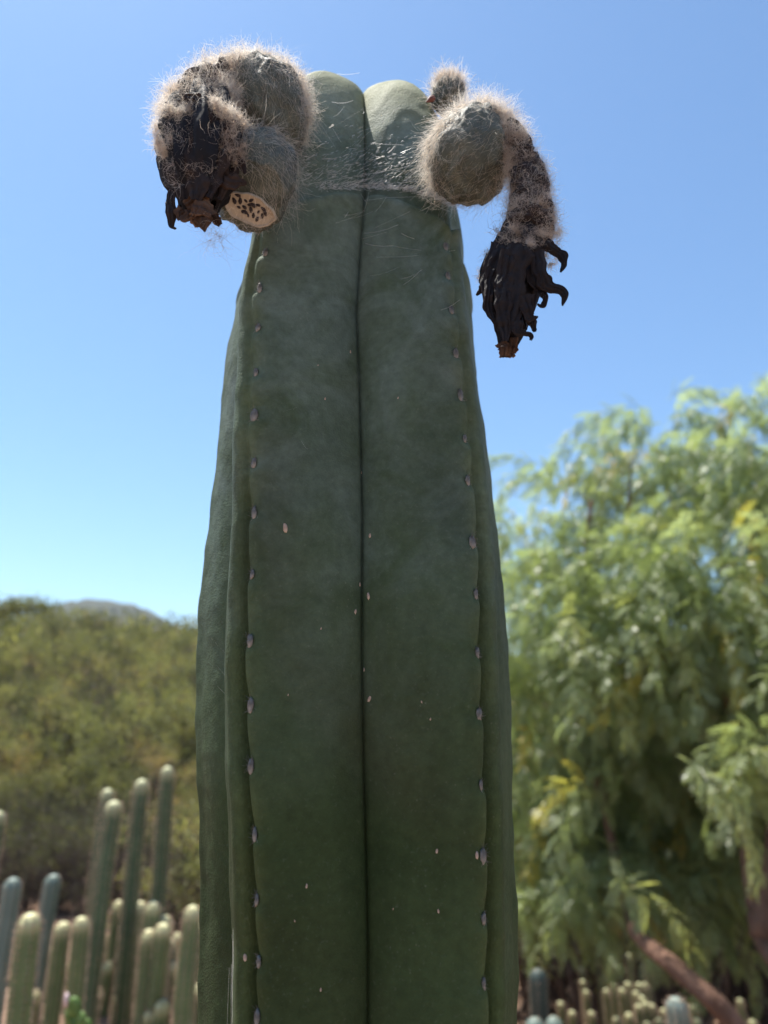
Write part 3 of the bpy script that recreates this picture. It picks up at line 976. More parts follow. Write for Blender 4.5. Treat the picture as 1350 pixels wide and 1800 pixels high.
for i, (pts, Y, w, tw, tn) in enumerate([
    ([(326, 362), (345, 352), (366, 358)], .312, [8, 12, 8], .6, .9),
    ([(340, 362), (356, 368), (374, 380)], .310, [12, 15, 7], -.5, .7),
    ([(352, 372), (360, 388), (362, 407)], .311, [16, 12, 2], .3, .5),
    ([(338, 372), (326, 382), (316, 386)], .313, [12, 10, 4], .5, .45),
    ([(320, 366), (312, 374), (316, 388)], .314, [9, 8, 3], -.6, .6),
    ([(372, 374), (380, 384), (386, 394)], .316, [8, 7, 3], .4, .4),
    ([(352, 382), (346, 392), (350, 400)], .313, [10, 11, 4], -.7, .8)]):
    petal(dfL, pts, Y, w, tn, seed=90 + i, twist=tw, wrinkle=.002)
petal(dfL, [(322, 176), (338, 174), (352, 180), (350, 205)], .310, [9, 14, 16, 12], .25, seed=41, twist=.3)
tubeL = spline([at(448, 118, .350), at(410, 128, .343), at(372, 146, .336), at(338, 178, .328), at(322, 212, .324)], 60)
radL = np.interp(np.linspace(0, 1, 60), [0, .3, .6, 1], px([16, 24, 30, 30]))
V, F = tube_skin(tubeL, radL, 8)
obj('flower_tube', V, F, M['dead'], dfL, True, {'tint': np.full(len(V), .15)})
tube_wool('wool', dfL, tubeL, radL * 1.15, 9000, 41, (.005, .014), .5, 'wool', clump=260, weight=lambda i, a: .45 + .55 * (np.sin(a) < .6))
for q, (pts, rad, n, cl, mt) in enumerate([
    ([(302, 196), (290, 222), (294, 252), (304, 270)], 13, 1900, 50, 'wool'),
    ([(318, 196), (336, 206), (352, 196)], 9, 800, 26, 'wool'),
    ([(368, 182), (388, 200), (408, 212), (424, 222)], 12, 1600, 44, 'wool'),
    ([(412, 212), (420, 240), (412, 268), (404, 280)], 9, 1000, 30, 'brownwool'),
    ([(420, 170), (400, 158), (385, 170)], 12, 1100, 34, 'wool')]):
    yy = .312 if q < 4 else .330
    pth = spline([at(a_, b_, yy) for a_, b_ in pts], 24)
    tube_wool('wool', dfL, pth, np.full(24, px(rad)), n, 50 + q, (.004, .010), .6, mt, clump=cl)
for q, (pts, rad, n, cl) in enumerate([
    ([(345, 150), (375, 125), (410, 108), (440, 104)], 13, 1700, 70),
    ([(285, 215), (300, 185), (325, 160), (350, 145)], 11, 1300, 50)]):
    pth = spline([at(a_, b_, .338) for a_, b_ in pts], 24)
    tube_wool('wool', dfL, pth, np.full(24, px(rad)), n, 70 + q, (.005, .013), .55, 'wool', clump=cl, thick=7e-5)
for q, (pts, rad, n, cl, mt) in enumerate([
    ([(330, 215), (325, 250), (322, 285)], 10, 260, 16, 'brownwool'), ([(372, 225), (360, 275), (352, 320)], 12, 320, 18, 'brownwool'),
    ([(400, 240), (396, 280), (388, 310)], 9, 300, 14, 'brownwool'), ([(305, 262), (303, 300), (308, 330)], 6, 160, 10, 'wool')]):
    pth = spline([at(a_, b_, .311) for a_, b_ in pts], 24)
    tube_wool('wool', dfL, pth, np.full(24, px(rad)), n, 90 + q, (.005, .013), .5, mt, clump=cl)
pth = spline([at(366, 402, .318), at(378, 418, .318), at(384, 436, .318)], 12)
tube_wool('wool', dfL, pth, np.full(12, px(7)), 120, 60, (.008, .02), .35, 'brownwool', clump=16, thick=4.5e-5, lift=.4)

late_wool()

# ------------------------------------------------------------------ spider silk
def web_threads():
    r = np.random.default_rng(77)
    segs, rads = [], []
    # short glints over the shelf
    n = 1000
    x = np.clip(r.normal(640, 85, n), 470, 815)
    y = 332 - np.abs(r.normal(0, 42, n)) + 0.00035 * (x - 640) ** 2 * (x > 640) + r.normal(0, 2, n)
    Lp = r.gamma(2.0, 2.6, n) + 1.2
    an = np.radians(r.normal(24, 14, n))
    for i in range(n):
        a_, s_ = on_stem_fast(x[i], min(max(y[i], 205), 345))
        Yd = a_ - abs(r.normal(0.0015, .0035)) - .0006
        p0 = at(x[i], y[i], Yd)
        p1 = at(x[i] + Lp[i] * math.cos(an[i]), y[i] - Lp[i] * math.sin(an[i]), Yd + r.normal(0, .002))
        segs.append(spline([p0, (p0 + p1) / 2 + r.normal(0, 1.2e-4, 3), p1], 4))
        rads.append(r.uniform(5e-5, 1.9e-4) * np.array([.6, 1, 1, .6]))
    # matted rim of the shelf
    for i in range(900):
        xx = r.uniform(560, 800) if i % 3 else r.normal(690, 60)
        yy = 329 + 0.0018 * max(0, xx - 660) ** 2 + (0 if xx > 630 else .12 * (630 - xx) * .3) + r.normal(0, 3.0) - abs(r.normal(0, 3))
        Yd = on_stem_fast(xx, min(yy + 6, 380))[0] - abs(r.normal(.0008, .0012)) - .0004
        ln = r.gamma(2, 3.5)
        t_ = r.normal(.10, .3)
        p0 = at(xx, yy, Yd)
        p1 = at(xx + ln * math.cos(t_), yy - ln * math.sin(t_), Yd + r.normal(0, .0006))
        segs.append(spline([p0, (p0 + p1) / 2 + r.normal(0, 2e-4, 3), p1], 4))
        rads.append(r.uniform(5e-5, 1.3e-4) * np.ones(4))
    # single long threads
    LT = [((533, 325), (800, 275)), ((540, 250), (640, 190)), ((600, 270), (700, 190)), ((520, 215), (562, 192)), ((583, 179), (620, 177)), ((586, 205), (605, 187)), ((690, 195), (704, 187)),
          ((720, 210), (735, 230)), ((718, 248), (742, 272)), ((735, 255), (830, 222)), ((650, 252), (710, 255)), ((600, 285), (640, 240)), ((700, 315), (860, 240)), ((560, 300), (660, 250)),
          ((604, 378), (640, 370)), ((590, 392), (640, 372)), ((612, 372), (606, 382)), ((634, 340), (648, 358)), ((640, 352), (680, 347)), ((680, 347), (742, 345)), ((640, 410), (700, 395)),
          ((705, 490), (742, 474)), ((642, 428), (690, 432)), ((690, 432), (740, 440)), ((660, 452), (800, 440)), ((636, 420), (680, 408)), ((705, 410), (728, 420)), ((650, 485), (700, 470)),
          ((775, 545), (808, 527)), ((490, 722), (522, 716)), ((710, 500), (740, 475)), ((430, 300), (470, 240)), ((444, 242), (476, 230)), ((488, 336), (506, 325)), ((500, 320), (540, 316)),
          ((680, 345), (660, 372)), ((655, 372), (612, 385)), ((748, 350), (790, 372)), ((770, 330), (845, 300)), ((800, 360), (840, 330)), ((828, 395), (840, 360)), ((530, 775), (542, 790)),
          ((558, 205), (590, 260)), ((585, 225), (600, 250)), ((700, 240), (690, 270)), ((610, 300), (650, 262)), ((580, 290), (560, 310)), ((640, 300), (720, 262)),
          ((592, 130), (632, 128)), ((560, 330), (620, 300)), ((640, 372), (650, 330)), ((660, 400), (720, 372)), ((780, 300), (860, 230))]
    for (a_, b_) in LT:
        m_ = ((a_[0] + b_[0]) / 2, (a_[1] + b_[1]) / 2 + r.uniform(0, 4))
        Ya = on_stem_fast(*a_)[0] - .0015
        Yb = on_stem_fast(*b_)[0] - .0015
        Ym = min((Ya + Yb) / 2, on_stem_fast(*m_)[0] - .001)
        segs.append(spline([at(*a_, Ya), at(*m_, Ym), at(*b_, Yb)], 4))
        rads.append(r.uniform(4.0e-5, 9e-5) * np.ones(4))
    V, F = ribbons(np.array(segs), np.array(rads))
    o = obj('spider_web', V, F, M['web'], None, origin=at(640, 330, .385))
    tag(o, 'fine white spider web matted across the pinched top of the thick cactus', 'spider web')

_m = _V[..., 1] < 0.47
_fpx, _fpy, _fY = _PX[_m], _PY[_m], _V[..., 1][_m]
_bins = {}
for _i in range(len(_fpx)):
    _k = (int(_fpx[_i] // 12), int(_fpy[_i] // 12))
    if _k not in _bins or _fY[_i] < _bins[_k]:
        _bins[_k] = _fY[_i]
def on_stem_fast(px_, py_):
    k_ = (int(px_ // 12), int(py_ // 12))
    for rad_ in range(0, 9):
        c = [_bins[(k_[0] + i, k_[1] + j)] for i in range(-rad_, rad_ + 1) for j in range(-rad_, rad_ + 1) if (k_[0] + i, k_[1] + j) in _bins]
        if c:
            return min(c), 0
    return .38, 0
web_threads()

def side_web():
    r = np.random.default_rng(5)
    segs = []
    for i in range(16):
        x0 = r.uniform(402, 416)
        y0 = r.uniform(1590, 1720)
        y1 = y0 + r.uniform(60, 240)
        x1 = x0 + r.normal(0, 4)
        segs.append(spline([at(x0, y0, .392), at((x0 + x1) / 2 + r.normal(0, 1), (y0 + y1) / 2, .394), at(x1, min(y1, 1850), .396)], 6))
    V, F = ribbons(np.array(segs), np.full((len(segs), 6), 4e-5))
    o = obj('spider_web', V, F, M['web'], None, origin=at(408, 1700, .394))
    tag(o, 'few loose upright silk threads along the left rib low on the thick cactus', 'spider web')
    segs = []
    for (a_, b_) in [((363, 1112), (398, 1150)), ((372, 1158), (398, 1190)), ((376, 1198), (395, 1219))]:
        segs.append(spline([at(*a_, .455), at((a_[0] + b_[0]) / 2, (a_[1] + b_[1]) / 2 + 1, .425), at(*b_, .40)], 6))
    V, F = ribbons(np.array(segs), np.full((len(segs), 6), 4e-5))
    o = obj('spider_web', V, F, M['web'], None, origin=at(385, 1165, .42))
    tag(o, 'three slanting silk threads stretched between the two left ribs of the thick cactus', 'spider web')
side_web()

# ------------------------------------------------------------------ background column cacti
def bg_skin(name, a, b_, tipc):
    m, nt, p = new_mat(name)
    b = NB(nt)
    c = b.ramp(b.noise(14, 5, .6), [(.3, a), (.7, b_)])
    c = b.mix(b.attr('tip'), c, tipc)
    b.l(c, p.inputs['Base Color'])
    p.inputs['Roughness'].default_value = .5
    b.l(b.bump(b.noise(60, 4), .3, .004), p.inputs['Normal'])
    return m
BG = {'green': bg_skin('cactus_green', (.045, .082, .036), (.085, .130, .060), (.52, .51, .28)),
      'pale': bg_skin('cactus_pale_green', (.085, .125, .045), (.14, .185, .070), (.62, .58, .31)),
      'blue': bg_skin('cactus_blue', (.095, .135, .108), (.15, .195, .160), (.20, .25, .21)),
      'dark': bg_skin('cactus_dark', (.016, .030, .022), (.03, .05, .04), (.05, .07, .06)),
      'spine': simple('spine', (.24, .15, .10), (.50, .36, .26), 60, .6)}

def bg_cactus(px_, py_, w, kind, label, group=None, base=None, depth=None, ribs=7, spines=1.0, woolly=True, tipk=.85, slim=1.0):
    r = np.random.default_rng(int(px_ * 7 + py_))
    rad = {'green': .043, 'pale': .045, 'blue': .046, 'dark': .05}[kind] * r.uniform(.93, 1.07) * slim
    Y = depth or 2 * rad * FPX / w * .97
    top = at(px_, py_, Y)
    while top[2] - float(terrain(top[0], Y)) < .22:      # nearer ones where the ground would swallow them
        Y *= .96
        rad *= .96
        top = at(px_, py_, Y)
    if base is None:
        base = px_ + (px_ - 675) * .02
    bx = top[0] + (base - px_) / FPX * Y * .8
    by = Y + r.normal(0, .02)
    g = float(terrain(bx, by)) - .03
    root = thing('column_cactus', (bx, by, g + .03), label, 'cactus', group)
    n, per = 46, 8
    m = ribs * per
    H = top[2] - g
    t = np.concatenate([np.linspace(0, 1 - rad * 1.1 / H, 30), 1 - rad * 1.1 / H + rad * 1.1 / H * np.sin(np.linspace(0, np.pi / 2, 17))[1:]])
    prof = np.where(t > 1 - rad * 1.1 / H, np.sqrt(np.clip(1 - ((t - (1 - rad * 1.1 / H)) / (rad * 1.1 / H)) ** 2, 0, 1)), 1)
    prof = prof * (.92 + .10 * vnoise(np.stack([t * H * 5, 0 * t, 0 * t], -1), 1, px_)) + .002
    a = np.arange(m) * 2 * np.pi / m
    lob = 1 - .20 * (1 - np.abs(np.cos(a * ribs / 2)) ** .8)
    wob = .010 * np.stack([vnoise(np.stack([t * H * 2.2, 0 * t + 3, 0 * t], -1), 1, px_), vnoise(np.stack([t * H * 2.2, 0 * t + 9, 0 * t], -1), 1, py_)], -1) * (1 - (2 * t - 1) ** 2)[:, None]
    cx = bx + (top[0] - bx) * t + wob[:, 0]
    cy = by + (Y - by) * t + wob[:, 1]
    cz = g + H * t
    V = np.stack([cx[:, None] + rad * prof[:, None] * lob * np.cos(a), cy[:, None] + rad * prof[:, None] * lob * np.sin(a), cz[:, None] + 0 * a], -1)
    tip = sstep(H - rad * 2.0, H - rad * .3, t * H)[:, None] * np.ones(m)
    o = obj('stem', V.reshape(-1, 3), grid_faces(n, m), BG[kind], root, True, {'tip': tip.ravel() * (tipk if woolly else .25)})
    # rows of spines on every rib
    ns = int(H / .022)
    tt = np.linspace(.02, .985, ns)
    roots, dirs = [], []
    for k_ in range(ribs):
        al = k_ * 2 * np.pi / ribs
        pr = np.interp(tt, t, prof)
        c = np.stack([np.interp(tt, t, cx), np.interp(tt, t, cy), np.interp(tt, t, cz)], -1)
        nn = np.array([math.cos(al), math.sin(al), 0])
        for q in range(6):
            roots.append(c + nn * (rad * pr)[:, None] * .99)
            dirs.append(nn + r.normal(0, .45, (ns, 3)))
    roots, dirs = np.concatenate(roots), np.concatenate(dirs)
    sv_, sf_ = strands(roots, dirs, r.uniform(.008, .020, len(roots)) * spines, 3, 0, 0, 0, .0015, r)
    s = obj('spines', sv_, sf_, BG['spine'], root)
    tag(s, kind='stuff')
    return root

GS = 'short column cacti crowded left of the thick cactus'
LS = 'short ribbed column cactus with pale yellow woolly crown in the crowd beside the thick stem'
bg_cactus(201, 1407, 27, 'green', 'tall spiny green column in front, its twin crown peeping over its shoulder', base=182)
bg_cactus(190, 1386, 24, 'green', 'tall column cactus mostly hidden behind a slightly lower twin, only crown showing', base=176)
bg_cactus(250, 1369, 26, 'green', 'tall green column cactus with shaded face, between the twin columns and the tallest one', base=243)
bg_cactus(295, 1347, 25, 'green', 'tallest slim green column cactus, next to the yellow green bush', base=288)
bg_cactus(-3, 1425, 27, 'green', 'tall column cactus with pale crown standing outermost beside the blue grey pair', base=-14)
bg_cactus(24, 1542, 33, 'blue', 'plain blue grey column cactus without pale crown, straight sided', base=8, spines=.5, woolly=False)
bg_cactus(95, 1536, 28, 'blue', 'blue grey column cactus leaning slightly, rising behind the stout pale column', base=80, spines=.5, woolly=False)
bg_cactus(55, 1604, 36, 'pale', 'stout pale column cactus with white domed crown in front of the blue grey pair', base=42)
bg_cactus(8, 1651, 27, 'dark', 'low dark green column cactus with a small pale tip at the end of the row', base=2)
SHORT = [
    (112, 1620, 27, 102, 'first short pale crowned column next to the stout pale column'),
    (144, 1611, 27, 134, 'second short pale crowned column on from the stout pale column'),
    (165, 1604, 22, 158, 'third short column on from the stout pale column, half behind the tall twin'),
    (216, 1655, 20, 212, 'small slim column with round pale head standing before the four lined up crowns'),
    (211, 1582, 23, 205, 'first of four short crowns lined up behind, next to the tall twin columns'),
    (229, 1580, 23, 224, 'second of four short crowns lined up behind the small slim round headed column'),
    (247, 1584, 25, 242, 'third of four short crowns lined up, at the foot of the middle tall column'),
    (270, 1584, 25, 266, 'last of four short crowns lined up, before the foot of the tallest slim column'),
    (263, 1633, 26, 255, 'short column before the last of the four lined up crowns, lower than its neighbour'),
    (287, 1622, 27, 284, 'front one of two overlapping short crowns below the tallest slim column'),
    (290, 1609, 25, 288, 'rear one of two overlapping short crowns below the tallest slim column'),
    (339, 1591, 30, 336, 'short stout column beside the thick stem, highest crown among those touching it'),
    (357, 1620, 24, 356, 'short column half hidden by the edge of the thick stem'),
    (325, 1724, 29, 320, 'rear one of two low overlapping crowns near the foot of the thick stem'),
    (326, 1747, 27, 322, 'front one of two low overlapping crowns near the foot of the thick stem'),
    (351, 1729, 27, 350, 'low column cut off by the thick stem, beside two overlapping low crowns'),
    (286, 1757, 28, 286, 'larger of two lowest yellow crowns touching each other near the soil'),
    (266, 1773, 24, 262, 'smaller of two lowest yellow crowns touching each other near the soil'),
    (334, 1700, 15, 333, 'tiny pale crown peeping up behind the two low overlapping crowns'),
    (298, 1650, 22, 296, 'plain green short column tucked against the two overlapping crowns')]
for (a_, b_, c_, bs, lb) in SHORT:
    bg_cactus(a_, b_, c_, 'green' if 'plain green' in lb else 'pale', lb, GS, bs + rng.normal(0, 5), ribs=8, slim=.9)
for (a_, b_, c_, bs) in [(128, 1690, 24, 120), (192, 1690, 22, 188), (180, 1640, 22, 176), (238, 1700, 24, 236), (75, 1690, 24, 66), (305, 1690, 24, 303), (95, 1665, 22, 88), (155, 1660, 22, 148), (250, 1665, 22, 248), (275, 1690, 22, 273), (312, 1640, 20, 311), (345, 1665, 22, 344), (60, 1740, 24, 54), (212, 1740, 22, 208), (168, 1735, 22, 164)]:
    bg_cactus(a_, b_, c_, 'pale', 'low column cactus filling a gap between the taller short columns', GS, bs, ribs=8)
GR = 'short column cacti under the pepper tree'
LR = 'small pale green column cactus in the crowded bed under the feathery tree'
for (a_, b_, c_, kd, dp) in [
    (1070, 1694, 17, 'pale', 6.2), (1087, 1670, 15, 'green', 7.0), (1105, 1676, 17, 'pale', 6.6), (1134, 1664, 18, 'green', 6.2), (1024, 1722, 15, 'pale', 6.4), (1030, 1740, 15, 'pale', 5.9),
    (1078, 1728, 16, 'pale', 5.8), (1065, 1738, 16, 'pale', 5.6), (1093, 1737, 17, 'pale', 5.5), (1103, 1726, 15, 'pale', 5.7), (1123, 1727, 15, 'pale', 5.6), (1133, 1727, 16, 'pale', 5.8),
    (1117, 1742, 15, 'pale', 5.4), (1128, 1750, 16, 'pale', 5.3), (1134, 1760, 18, 'pale', 5.1), (1122, 1765, 18, 'pale', 5.0), (1145, 1764, 18, 'pale', 5.2), (1039, 1777, 17, 'pale', 5.2),
    (1005, 1776, 19, 'pale', 5.2), (1083, 1787, 18, 'pale', 4.8), (1105, 1780, 18, 'pale', 5.0), (1137, 1796, 20, 'pale', 4.7), (1167, 1772, 17, 'pale', 5.0), (1158, 1790, 17, 'pale', 4.8),
    (1218, 1765, 18, 'pale', 5.2), (1225, 1790, 20, 'pale', 4.7), (1022, 1700, 14, 'green', 6.8), (1050, 1690, 14, 'green', 7.0), (1300, 1755, 16, 'pale', 5.4), (1322, 1792, 18, 'pale', 4.9), (985, 1760, 16, 'pale', 5.6)]:
    bg_cactus(a_, b_, c_, kd, LR if kd == 'pale' else 'slim green column cactus at the back of the crowded bed under the feathery tree', GR, depth=dp * 1.24, ribs=8, tipk=.5, slim=.68)
bg_cactus(1187, 1752, 33, 'blue', 'grey barrel topped column cactus standing before the small pale cacti by the leaning trunk', depth=3.6, ribs=9)
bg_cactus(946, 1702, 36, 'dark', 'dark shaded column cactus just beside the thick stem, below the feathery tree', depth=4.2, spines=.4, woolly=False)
bg_cactus(940, 1788, 26, 'blue', 'low blue grey column tip at the foot of the dark shaded column', depth=3.7, spines=.4, woolly=False)
bg_cactus(973, 1786, 22, 'blue', 'small blue grey column tip beside the dark shaded column and small pale cacti', depth=4.0, spines=.4, woolly=False)

# little green shoot by the left cacti
def shoot():
    b0 = at(140, 1815, 2.7)
    g = float(terrain(b0[0], b0[1]))
    root = thing('seedling', (b0[0], b0[1], g), 'bright green leafy shoot with a pinkish tip in front of the short cacti', 'plant')
    mg = simple('shoot_green', (.06, .12, .025), (.13, .20, .045), 40, .5)
    mp = simple('shoot_pink', (.45, .30, .30), (.65, .52, .50), 60, .6)
    top = at(118, 1758, 2.68)
    path = spline([np.array([b0[0], b0[1], g]), at(146, 1830, 2.7), at(134, 1785, 2.69), top], 20)
    V, F = tube1(path, np.linspace(.012, .006, 20), 8)
    obj('stem', V, F, mg, root)
    u, f = sphere_grid(10, 12)
    for i, (a_, b_, s, c) in enumerate([(130, 1770, .022, mg), (136, 1780, .020, mg), (126, 1786, .022, mg), (140, 1796, .024, mg), (132, 1800, .022, mg), (148, 1808, .024, mg), (117, 1757, .017, mp)]):
        c0 = at(a_, b_, 2.68 + .01 * (i % 3))
        V = u * np.array([s, s * .5, s * 1.25]) * (1 + .2 * vnoise(u, 1.5, i))[:, None]
        an = i * 1.9
        V = V @ np.array([[math.cos(an), math.sin(an), 0], [-math.sin(an), math.cos(an), 0], [0, 0, 1]])
        obj('leaf' if c is mg else 'flower_bud', V + c0, f, c, root)
shoot()

# ------------------------------------------------------------------ pepper tree
def leaf_template(L, pairs, seed):
    r = np.random.default_rng(seed)
    n = 9
    s = np.linspace(0, 1, n)
    P = np.stack([L * s * (1 - .10 * s), 0.02 * L * np.sin(3 * s + seed), -L * .32 * s ** 2], -1)
    T = norm(np.gradient(P, axis=0))
    Vs, Fs, k = [], [], 0
    sl = np.linspace(.14, .99, pairs)
    for side in (-1, 1):
        for q in sl:
            c = np.array([np.interp(q, s, P[:, i]) for i in range(3)])
            t = norm(np.array([np.interp(q, s, T[:, i]) for i in range(3)]))
            ln = L * .30 * (1 - .45 * q ** 3) * r.uniform(.85, 1.15)
            wd = ln * .085
            d = norm(side * np.array([0, 1, 0]) * .85 + t * .5 + np.array([0, 0, -.25 + r.normal(0, .12)]))
            w = norm(np.cross(d, np.cross(t, d) * 1.0 + r.normal(0, .25, 3)))
            Vs += [c, c + d * ln * .45 + w * wd, c + d * ln, c + d * ln * .45 - w * wd]
            Fs.append([k, k + 1, k + 2, k + 3]); k += 4
    wv = np.array([0, .0012, 0])
    for i in range(0, n - 1, 2):
        Vs += [P[i] - wv, P[i] + wv, P[i + 2] + wv, P[i + 2] - wv]
        Fs.append([k, k + 1, k + 2, k + 3]); k += 4
    return np.array(Vs), np.array(Fs)

LEAF = [leaf_template(L, p, i) for i, (L, p) in enumerate([(.19, 14), (.165, 12), (.21, 15), (.15, 11)])]

def spray(seed):
    """a hanging twig with its pinnate leaves, start at the origin heading +X"""
    r = np.random.default_rng(seed)
    L = r.uniform(.35, .62)
    n = 14
    d = norm(np.array([1, 0, r.uniform(.0, .5)]))
    P = [np.zeros(3)]
    for k_ in range(n - 1):
        d = norm(d + np.array([0, r.normal(0, .05), -.17]))
        P.append(P[-1] + d * L / (n - 1))
    P = np.array(P)
    parts = [tubes(P[None], np.linspace(.0028, .0010, n)[None], 3)]
    nl = int(L / .034)
    T = norm(np.gradient(P, axis=0))
    for i in range(nl):
        q = (i + .5) / nl * .97 + .03
        c = np.array([np.interp(q, np.linspace(0, 1, n), P[:, j]) for j in range(3)])
        t = norm(np.array([np.interp(q, np.linspace(0, 1, n), T[:, j]) for j in range(3)]))
        az = i * 2.4 + r.normal(0, .3)
        ref = norm(np.cross(t, np.array([0, 1, .1])))
        o = ref * math.cos(az) + np.cross(t, ref) * math.sin(az)
        x = norm(o * .75 + t * .55 + np.array([0, 0, -.25]))
        y = norm(np.cross(np.array([0, 0, 1.0]), x) + r.normal(0, .2, 3))
        z = np.cross(x, y); y = np.cross(z, x)
        LV, LF = LEAF[r.integers(0, 4)]
        sc = r.uniform(.75, 1.1) * (1 - .3 * q)
        parts.append((sc * (LV[:, :1] * x + LV[:, 1:2] * y + LV[:, 2:3] * z) + c, LF))
    return join(parts)

SPR = [spray(100 + k_) for k_ in range(12)]
SPR = [(v, f[0]) for v, f in SPR]
M['pepper'] = leaf_mat('pepper_leaf', [(0.0, (.18, .23, .09)), (.35, (.26, .32, .15)), (.6, (.33, .40, .25)), (.8, (.35, .38, .13)), (.93, (.48, .42, .08)), (1.0, (.55, .40, .12))], .60, .38, .6, (1.15, 1.15, .72))
M['bark'] = simple('bark', (.085, .046, .030), (.22, .125, .085), 14, .9, .2, .9, .02, 6, (1, 1, .35))

def place_sprays(blobs, seed, density):
    """blobs: (px,py,Y,rx,ry,rz); returns origins, azimuths, pitch, tint"""
    r = np.random.default_rng(seed)
    O, A, Pt, Ti, Sc = [], [], [], [], []
    for (a_, b_, Y, rx, ry, rz) in blobs:
        c = at(a_, b_, Y)
        n = int(density * (rx * ry * rz) ** (2 / 3) * 24 * (.5 if b_ < 900 else 1.0 if b_ < 1240 else 1.25)) + 2
        u = norm(r.normal(size=(n, 3))) * (r.random((n, 1)) ** .42)
        p = c + u * np.array([rx, ry, rz])
        az = np.arctan2(u[:, 1], u[:, 0]) + r.normal(0, .7, n)
        O.append(p); A.append(az)
        Pt.append(.75 * np.clip(u[:, 2], 0, 1) + r.normal(0, .25, n))
        base = .35 + .22 * r.normal() * .5
        t = np.clip(base + r.normal(0, .15, n), 0, .78)
        t[r.random(n) < .035] = r.uniform(.88, 1.0)
        Ti.append(t)
        Sc.append(r.uniform(.7, 1.1, n))
    return np.concatenate(O), np.concatenate(A), np.concatenate(Pt), np.concatenate(Ti), np.concatenate(Sc)

def rot_ap(az, pt):
    ca_, sa_, cp, sp = np.cos(az), np.sin(az), np.cos(pt), np.sin(pt)
    # pitch about local y (x up), then azimuth about z
    return np.array([[ca_ * cp, -sa_, -ca_ * sp], [sa_ * cp, ca_, -sa_ * sp], [sp, 0, cp]])

def pepper_tree(base, label, blobs, limbs, seed, density, nfront, loc):
    r = np.random.default_rng(seed)
    root = thing('pepper_tree', loc, label, 'tree')
    parts = []
    for i, (pts, r0, r1) in enumerate(limbs):
        P = spline(pts, 40)
        V, F = tube1(P, np.linspace(r0, r1, 40), 14)
        nn = V - P[np.clip(np.arange(len(V)) // 14, 0, 39)]
        V = V + norm(nn) * (.12 * r0 * fbm(V * np.array([1, 1, .5]), 9, 3, i))[:, None]
        nm = 'trunk' if i == 0 else 'limb'
        obj(nm, V, F, M['bark'], root)
    O, A, Pt, Ti, Sc = place_sprays(blobs, seed, density)
    # the fronds that show largest are parts of their own
    dep = O[:, 1]
    pxs = 675 + FPX * O[:, 0] / (O[:, 1] * .97)
    vis = (pxs < 1340) & (pxs > 880)
    order = np.argsort(np.where(vis, dep, 99))
    front = set(order[:nfront].tolist())
    me_t = {}
    Vs, Fs, Ts, off = [], [], [], 0
    for i in range(len(O)):
        k_ = i % len(SPR)
        v, f = SPR[k_]
        Rm = rot_ap(A[i], Pt[i])
        if i in front:
            tq = round(float(Ti[i]) * 8) / 8
            key = (k_, tq)
            if key not in me_t:
                me = mesh_np('frond', v, f, False, {'tint': np.clip(tq + np.repeat(r.normal(0, .05, len(v) // 4 + 1), 4)[:len(v)], 0, 1)})
                me.materials.append(M['pepper'])
                me_t[key] = me
            mm = mat4(O[i], Rm[:, 0], Rm[:, 1], Rm[:, 2], (Sc[i],) * 3)
            piece('frond', me_t[key], mm, root)
            continue
        Vs.append((v * Sc[i]) @ Rm.T + O[i])
        Fs.append(f + off); off += len(v)
        Ts.append(np.clip(Ti[i] + np.repeat(r.normal(0, .05, len(v) // 4 + 1), 4)[:len(v)], 0, 1))
    o = obj('crown', np.concatenate(Vs), np.concatenate(Fs), M['pepper'], root, False, {'tint': np.concatenate(Ts)})
    tag(o, kind='stuff')
    return len(O)

tb = at(1420, 1840, 3.7)
tb[2] = float(terrain(tb[0], tb[1]))
blobs = [
    # airy top
    (1090, 830, 5.3, .34, .4, .34), (1140, 740, 5.2, .26, .3, .26), (1030, 790, 5.3, .18, .2, .22), (1010, 890, 5.2, .25, .3, .28), (1200, 860, 5.1, .42, .45, .36), (1320, 820, 4.9, .42, .5, .42), (1420, 800, 4.8, .42, .5, .5), (1290, 740, 5.0, .2, .3, .15),
    (1372, 680, 4.9, .14, .2, .22), (900, 950, 6.0, .2, .3, .2),
    # sunlit bulge
    (960, 1000, 5.2, .32, .4, .30), (1060, 1010, 4.6, .40, .40, .30), (1200, 1020, 4.4, .42, .45, .32), (1340, 1010, 4.2, .42, .5, .36), (920, 1120, 5.0, .22, .3, .26),
    (1010, 1140, 4.6, .34, .35, .25), (1130, 1150, 4.4, .36, .35, .24), (1260, 1170, 4.3, .36, .35, .25), (1390, 1170, 4.2, .40, .5, .36),
    # shaded skirts
    (960, 1270, 5.2, .34, .4, .26), (1090, 1280, 5.2, .42, .5, .28), (1230, 1290, 5.1, .4, .45, .28), (1400, 1300, 4.8, .4, .5, .4),
    (950, 1400, 5.5, .32, .4, .24), (1080, 1410, 5.5, .45, .5, .26), (1210, 1420, 5.5, .45, .5, .26), (1330, 1430, 5.2, .35, .4, .26),
    (930, 1520, 5.2, .22, .3, .14), (1040, 1520, 5.3, .32, .4, .14), (1160, 1520, 5.3, .3, .4, .14), (1280, 1530, 5.2, .32, .4, .16), (1090, 1490, 4.7, .18, .16, .10),
    (960, 1580, 4.6, .12, .2, .07), (1150, 1560, 4.8, .16, .2, .06), (1260, 1590, 4.6, .10, .14, .06), (1010, 1570, 4.8, .14, .16, .06),
    # single near fronds
    (1230, 1350, 3.7, .09, .12, .12), (1340, 1290, 3.6, .10, .12, .12), (1085, 1560, 3.9, .07, .08, .04), (1040, 1390, 4.3, .08, .10, .06),
    (1560, 1000, 4.6, .7, .8, .9), (1640, 1350, 4.6, .6, .8, .6), (1520, 860, 4.7, .6, .7, .5)]
g1 = tb
